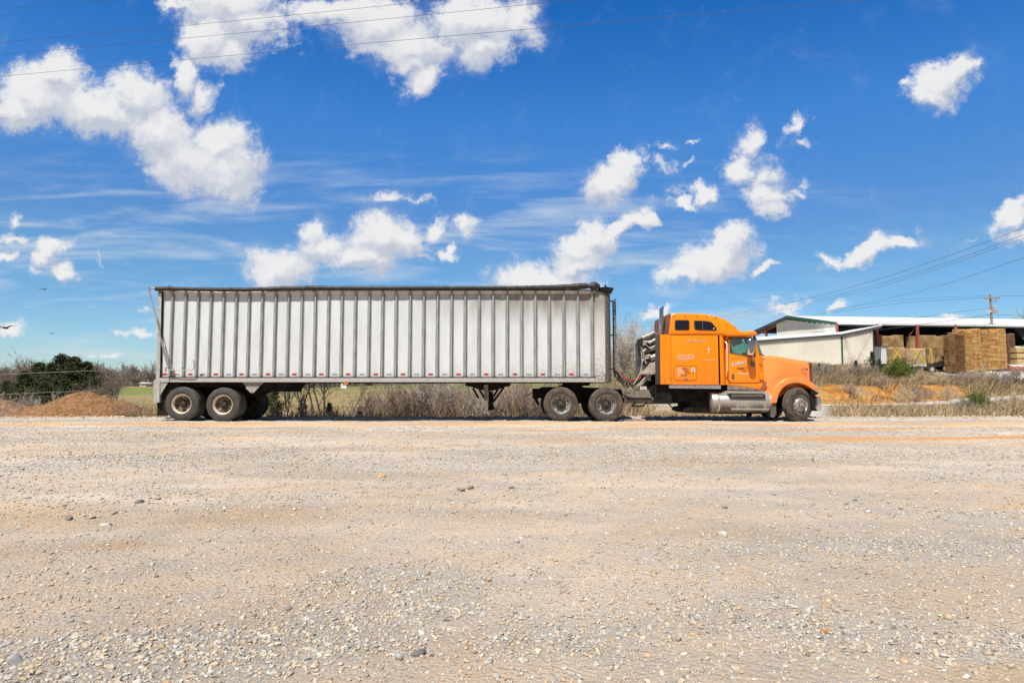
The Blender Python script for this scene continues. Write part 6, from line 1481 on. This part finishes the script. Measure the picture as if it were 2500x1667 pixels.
# the side of the second flatbed runs away to the right
rf = MB(); e = empty('pallet_load', (P(2290, 885, 101).x, 101, P(2290, 886, 100).z), 'long pallet load of the second flatbed with slanting yellow straps', 'pallet load', 'strapped pallet loads on the flatbeds')
for k in range(9):
    px0 = 2264.5 + k * 5.8; Yd = 97.5 + k * 1.2; z0 = zat(887.3 - k * 1.15, Yd); z1 = zat(846 - k * .3, Yd); xx = (px0 - 1250) / FPX * Yd
    for j in range(int((z1 - z0) / .135)): pallet_mb(xx + .25 + rp.uniform(-.01, .01), Yd, z0 + j * .135, rf, .34 + .12 * (k % 2), 1.12)
rf.build('pallets', dark_w, e)
for (p, q) in (((2268, 846), (2309, 884)), ((2271.5, 850), (2276, 887)), ((2273, 850), (2278, 887))):
    a, c_ = P(*p, 97), P(*q, 97 + (q[0] - p[0]) * .15); n_ = Vector((c_.z - a.z, 0, a.x - c_.x)).normalized() * .045
    MB().prism([a + n_, c_ + n_, c_ - n_, a - n_], (0, .02, 0)).build('strap', strap_m, e)
# flatbeds
fb_m = mat('flatbed_steel', (.05, .045, .042), .7); fb_g = mat('flatbed_tail', (.42, .38, .34), .6, var=.25, vs=1.5)
fb = empty('flatbed_trailer', (P(2190, 905, 96).x, 97, 3.9), 'flatbed trailer carrying the first strapped load, mostly hidden by brush', 'trailer')
b = MB(); b.side([(2169, 894.5), (2218, 893.5), (2218, 897.5), (2169, 898.5)], 95.9, 99); b.build('deck', fb_g, fb)
b = MB(); b.side([(2176, 898), (2214, 898), (2214, 908), (2176, 909)], 97, 98.5); b.build('chassis', fb_m, fb)
fb2 = empty('flatbed_trailer', (P(2290, 905, 100).x, 100, 3.9), 'second flatbed trailer with its two rear wheels visible beside the dark stacks', 'trailer')
b = MB(); b.side([(2221, 888.4), (2262.5, 888.4), (2262.5, 894), (2221, 894.5)], 94.7, 96); b.build('tail_plate', fb_g, fb2)
a, c_ = P(2263, 889, 96), P(2318, 881, 109); b = MB(); b.prism([a, c_, c_ + Vector((0, 0, -.62)), a + Vector((0, 0, -.62))], (-1.6, .5, 0)); b.build('deck', fb_m, fb2)
b = MB(); b.side([(2232, 894.6), (2235, 894.6), (2235, 907), (2232, 907)], 95.2, 95.4); b.side([(2251, 894.6), (2254, 894.6), (2254, 907), (2251, 907)], 95.2, 95.4); b.build('under_ride_guard', fb_g, fb2)
ws = MB().lathe([(.0, .05), (.22, .05), (.25, .0), (.27, .0), (.48, -.0), (.52, .05), (.52, .25), (.3, .28)], (0, 0, 0), 28)
for px_, py_, Yd in ((2275.5, 901.0, 98), (2309, 899.0, 105)):
    q = P(px_, py_, Yd); o = MB().lathe([(.30, .05), (.33, 0), (.48, 0), (.52, .05), (.52, .25), (.3, .28)], (q.x, Yd, q.z), 28).build('tyre', rub_t, fb2)
    MB().lathe([(0, .04), (.1, .0), (.22, .06), (.29, .03), (.31, .03)], (q.x, Yd, q.z), 20).build('rim', mat('flatbed_rim', (.5, .48, .45), .5, .2), fb2)
ctn = empty('box_trailer', (P(2150, 900, 101).x, 101, 4), 'pale grey white box trailer parked between the annex and the flatbeds', 'trailer')
b = MB(); b.side([(2128, 846.5), (2172, 846.5), (2172, 888), (2128, 888)], 96.6, 104); b.build('box', mat('box_white', (.62, .66, .70), .45, .1, var=.06, vs=1), ctn)
b = MB().side([(2128, 844.5), (2172, 844.5), (2172, 846.8), (2128, 846.8)], 96.5, 104.1); b.build('top_rail', mat('box_rail', (.10, .14, .15), .6), ctn)
b = MB().side([(2133, 888), (2172, 888), (2172, 900), (2133, 903)], 97, 103); b.build('running_gear', fb_m, ctn)
b = MB(); 
for px_ in np.arange(2132, 2171, 4.6): b.side([(px_, 848), (px_ + .5, 848), (px_ + .5, 886), (px_, 886)], 96.56, 96.62)
b.build('side_ribs', mat('box_seam', (.48, .52, .56), .5), ctn)
# reddish stacks and sawn lumber at the right
for i, px_ in enumerate((2462, 2474)):
    e = empty('pallet_stack', (P(px_, 905, 101).x, 101, zat(888, 101)), ('purple brown pallet stack just right of the tall tan wall', 'purple brown pallet stack next to the yellow lumber')[i], 'pallet stack', 'purple brown pallet stacks')
    mb = MB(); z = zat(889, 101 + i); 
    while z < zat(815 + i, 101 + i): pallet_mb(P(px_, 860, 101 + i).x + rp.uniform(-.03, .03), 101 + i, z, mb, .68); z += .138
    mb.build('pallets', mat('purple_wood', (.22, .12, .10), .85, var=.35, vs=2, c2=(.36, .20, .12)), e)
lum = mat('fresh_lumber', (.66, .47, .20), .8, var=.2, vs=3, c2=(.74, .56, .28))
for i, (x0_, y0_) in enumerate(((2483, 848), (2483, 862), (2483, 876), (2496.5, 848), (2496.5, 862), (2496.5, 876))):
    names = ('top', 'middle', 'bottom'); mb = MB(); e = empty('lumber_bundle', (P(x0_, y0_ + 12, 100).x, 100, zat(y0_ + 12.4, 100)), f'{names[i % 3]} yellow lumber bundle in the {"left" if i < 3 else "right"} column at the right edge', 'lumber', 'bundles of yellow lumber')
    za, zb_ = zat(y0_ + 12.3, 100), zat(y0_ + .3, 100); xa = P(x0_, 860, 100).x
    for k in range(5):
        for j in range(4): mb.box((xa + j * .185, 100 + rp.uniform(0, .06), za + .05 + k * (zb_ - za - .05) / 5), (xa + j * .185 + .175, 103, za + .05 + (k + .92) * (zb_ - za - .05) / 5))
    mb.build('boards', lum, e); MB().box((xa, 100.05, za), (xa + .74, 100.15, za + .045)).build('dunnage', mat('dunnage', (.25, .17, .09), .9), e)
rk_ = empty('metal_rack', (P(2480, 905, 88).x, 88, 4), 'orange red wavy steel rack on dark skids at the right edge of the yard', 'rack')
pts = []
for k in range(46): a = 2462 + k; pts.append(P(a, 898.5 - 2.8 * abs(math.sin((k + 2) / 16.5 * math.pi)) + (.5 if k % 2 else 0) * 0, 88))
MB().tube(pts, .10, 6).build('wave_bar', mat('rack_orange', (.50, .09, .03), .55), rk_)
MB().side([(2461, 899.4), (2510, 898.4), (2510, 902), (2461, 902.4)], 87.9, 88.4).build('base_bar', mat('rack_orange', (.50, .09, .03), .55), rk_)
MB().side([(2441, 900.5), (2459, 899.5), (2460, 906), (2441, 907)], 87.6, 89).side([(2459.6, 902.4), (2510, 902), (2510, 905), (2459.6, 906)], 87.6, 89).build('skid', mat('skid_dark', (.08, .05, .045), .8), rk_)

# utility pole
pole_m = mat('pole_wood', (.27, .22, .18), .9, var=.25, vs=3)
YU = 106; up = P(2425.5, 860, YU); pl = empty('utility_pole', (up.x, YU, 3.5), 'wooden utility pole with one crossarm and a grey transformer behind the pallet wall', 'pole')
MB().tube([(up.x, YU, 3.5), (up.x - .05, YU, zat(718, YU))], [.24, .15], 10).build('pole', pole_m, pl, 50)
a, c_ = P(2405, 729.3, YU - .25), P(2443, 725.5, YU - .25); MB().prism([a + Vector((0, 0, .10)), c_ + Vector((0, 0, .10)), c_ - Vector((0, 0, .12)), a - Vector((0, 0, .12))], (0, .18, 0)).build('crossarm', pole_m, pl)
b = MB()
for p, q in (((2416, 728.5), (2425, 735)), ((2435, 727), (2427, 735))): b.tube([P(*p, YU - .3), P(*q, YU - .25)], .04, 5)
b.build('arm_brace', mat('brace_grey', (.2, .19, .18), .6), pl)
b = MB()
for px_, py_ in ((2406, 728), (2415, 727.5), (2437, 725.5), (2442, 724.5)): b.lathe([(0, 0), (.07, .0), (.09, .08), (.05, .14), (.08, .2), (.0, .24)], P(px_, py_, YU - .18), 8, 'Z')
b.build('insulators', mat('insulator', (.35, .36, .38), .3), pl)
q = P(2430, 756, YU - .35); MB().lathe([(0, -.62), (.26, -.60), (.30, -.55), (.30, .45), (.33, .48), (.20, .58), (0, .60)], q, 16, 'Z').build('transformer', mat('transformer_grey', (.50, .51, .52), .4, .1), pl, 40)
b = MB().tube([P(2419.5, 761, YU - .3), P(2424, 761.5, YU - .15)], .05, 5); b.side([(2412.5, 757.5), (2419, 757), (2421, 759), (2420, 762.5), (2414, 762), (2412.5, 760)], YU - .5, YU - .1); b.build('yard_lamp', mat('lamp_grey', (.62, .64, .66), .4), pl)
b = MB().tube([P(2427.5, 741, YU - .2), P(2431, 737, YU - .3), P(2434, 730, YU - .3)], .02, 4); b.tube([P(2424.5, 795, YU - .2), P(2418, 797, YU - .4)], .03, 4); b.build('jumper_wire', black, pl)

# ---------------------------------------------------------------- wires
wire_m = mat('wire_dark', (.045, .045, .055), .6); wire_l = mat('wire_pale', (.38, .36, .32), .5)
def wire(pts, r_, label, group, m=wire_m):
    q = [P(a, b_, c_) for a, b_, c_ in pts]; L = []
    for i in range(len(q) - 1):
        p0 = q[max(i - 1, 0)]; p1 = q[i]; p2 = q[i + 1]; p3 = q[min(i + 2, len(q) - 1)]
        for j in range(10):
            f = j / 10; L.append(.5 * ((2 * p1) + (p2 - p0) * f + (2 * p0 - 5 * p1 + 4 * p2 - p3) * f * f + (3 * p1 - p0 - 3 * p2 + p3) * f ** 3))
    L.append(q[-1]); me = MB().tube(L, r_, 5); o = me.build('power_line', m); return tag(o, label, 'power line', group)
W1 = 'overhead lines crossing the top of the sky'
def upper(f, r_, lab):
    wire([(px_, f(px_), 62 - px_ * .011) for px_ in range(-400, 3201, 400)], r_, lab, W1)
upper(lambda x: 22 - x * .080 - 1e-6 * x * x, .013, 'uppermost thin line at the very top left corner of the sky')
upper(lambda x: 104 - x * .087 - 9e-6 * x * x, .014, 'second thin line from the top, leaving the top edge near the middle')
upper(lambda x: 134 - x * .086 - 7e-6 * x * x, .014, 'third line, crossing above the trailer clouds')
upper(lambda x: 187 - x * .0915 + 1.5e-6 * x * x, .015, 'lowest of the long lines, crossing the big left cloud')
W2 = 'lines rising to the right edge over the sheds'
wire([(1480, 792, 190), (1700, 779, 150), (1900, 745, 110), (2100, 695, 85), (2300, 630, 68), (2500, 556, 56), (2700, 476, 48)], .016, 'topmost of the three lines rising to the right edge', W2)
wire([(1480, 797, 190), (1700, 784, 150), (1900, 752, 110), (2100, 706, 85), (2300, 645, 68), (2500, 573, 56), (2700, 496, 48)], .014, 'middle line of the close pair rising to the right', W2)
wire([(1480, 800, 190), (1700, 789, 150), (1900, 758, 110), (2100, 713, 85), (2300, 652, 68), (2500, 581, 56), (2700, 505, 48)], .014, 'lower line of the close pair rising to the right', W2)
wire([(1850, 792, 150), (1990, 768, 120), (2150, 733, 95), (2300, 696, 78), (2500, 629, 62), (2700, 560, 52)], .014, 'lone line rising to the right below the close pair', W2)
W3 = 'service lines at the utility pole'
wire([(2000, 768, 150), (2200, 740, 125), (2407, 727, 106)], .022, 'line running left from the crossarm tip', W3)
wire([(2000, 762, 150), (2200, 733, 125), (2415, 722, 106)], .016, 'fainter line running left to the pole top', W3)
wire([(1980, 812, 84), (2140, 792, 92), (2290, 768, 99), (2424, 751, 105.7)], .020, 'dark line from the transformer down to the left over the roof', W3)
wire([(2000, 823, 80), (2120, 809, 86), (2250, 792, 93), (2350, 778, 100), (2424, 767, 105.7)], .028, 'lowest line crossing in front of the shed opening', W3)
wire([(2443, 722, 106), (2520, 722.5, 108), (2700, 720, 112)], .020, 'line leaving the crossarm to the right edge', W3)
wire([(2426, 768, 105.7), (2520, 770, 104), (2700, 770, 100)], .020, 'low line leaving the pole to the right edge', W3)
W4 = 'pale wires in front of the cedars'
wire([(-300, 926, 40), (0, 914, 44), (120, 909, 46), (240, 904.5, 48)], .012, 'upper pale wire stretched across the cedars', W4, wire_l)
wire([(-300, 970, 40), (0, 962.5, 44), (130, 957, 46), (262, 952.5, 48)], .010, 'lower pale wire stretched across the foot of the cedars', W4, wire_l)

# far things
fs = P(348, 944, 300); e = empty('far_shed', (fs.x, 300, float(hgt(fs.x, 300))), 'tiny white shed at the edge of the far field on the left', 'shed')
b = MB(); b.side([(341, 936), (355.5, 936), (355.5, 944), (341, 944)], 300, 304); b.build('wall', mat('far_white', (.70, .71, .72), .6), e)
b = MB(); b.prism([P(340.5, 936, 299.5), P(343, 933, 302), P(353, 933, 302), P(356, 936, 299.5)], (0, 5, 0)); b.build('roof', mat('far_roof', (.55, .58, .62), .5), e)
b = MB()
for k in range(5): b.side([(342.5 + k * 2.7, 937), (343.5 + k * 2.7, 937), (343.5 + k * 2.7, 943.5), (342.5 + k * 2.7, 943.5)], 299.9, 299.98)
b.build('door', mat('far_door', (.42, .45, .5), .6), e)
e = empty('farm_sign', (P(839, 948, 140).x, 140, float(hgt(P(839, 948, 140).x, 140))), 'plain white board standing in the green field behind the amber lamp', 'sign')
b = MB().side([(832, 930), (846, 930), (846, 948), (832, 948)], 140, 140.3); b.build('board', mat('far_board', (.78, .78, .80), .6), e)
b = MB().side([(834, 948), (835, 948), (835, 956), (834, 956)], 140, 140.1); b.side([(843, 948), (844, 948), (844, 956), (843, 956)], 140, 140.1); b.build('post', mat('far_post', (.3, .28, .25), .8), e)
# house roof far behind the bare tree
e = empty('far_house', (P(1512, 905, 160).x, 160, float(hgt(P(1512, 905, 160).x, 160))), 'low grey roofed house behind the bare tree between trailer and cab', 'house')
b = MB().side([(1497, 900), (1530, 900), (1530, 914), (1497, 914)], 160, 167); b.build('wall', mat('house_wall', (.34, .31, .29), .8), e)
b = MB().side([(1493, 900.5), (1500, 884), (1521, 884), (1534, 900.5)], 159.6, 168); b.build('roof', mat('house_roof', (.34, .32, .33), .8), e)
# birds
bird_m = mat('bird_dark', (.05, .048, .05), .7)
for px_, py_, Yd, s, fl, lb_ in ((107, 706.5, 70, .9, .1, 'dark bird high over the cedars below the left clouds'), (13, 800.5, 60, 1.5, .5, 'larger dark bird gliding at the left edge above a small cloud'), (128, 814.5, 75, .7, -.3, 'small distant bird to the right of the gliding one')):
    p = P(px_, py_, Yd); e = bpy.data.meshes.new('bird')
    V_ = []; mb = MB()
    mb.tube([p + Vector((-.02 * s, -.22 * s, 0)), p + Vector((0, -.10 * s, .01)), p + Vector((0, .05 * s, 0)), p + Vector((0, .25 * s, -.01))], [.02 * s, .06 * s, .06 * s, .015 * s], 8)
    for sd in (-1, 1):
        r_ = [p, p + Vector((sd * .28 * s, -.04 * s, .10 * s + fl * .05 * sd * s)), p + Vector((sd * .62 * s, .08 * s, .04 * s + fl * .16 * sd * s))]; t_ = [p + Vector((0, .16 * s, 0)), r_[1] + Vector((0, .17 * s, 0)), r_[2] + Vector((0, .05 * s, 0))]
        for i in range(2): mb.prism([r_[i], r_[i + 1], t_[i + 1], t_[i]], (0, 0, .015 * s))
    o = mb.build('bird', bird_m); tag(o, lb_, 'bird', 'birds in the sky')
# litter: crack of dark soil and a strip of metal in the shade line
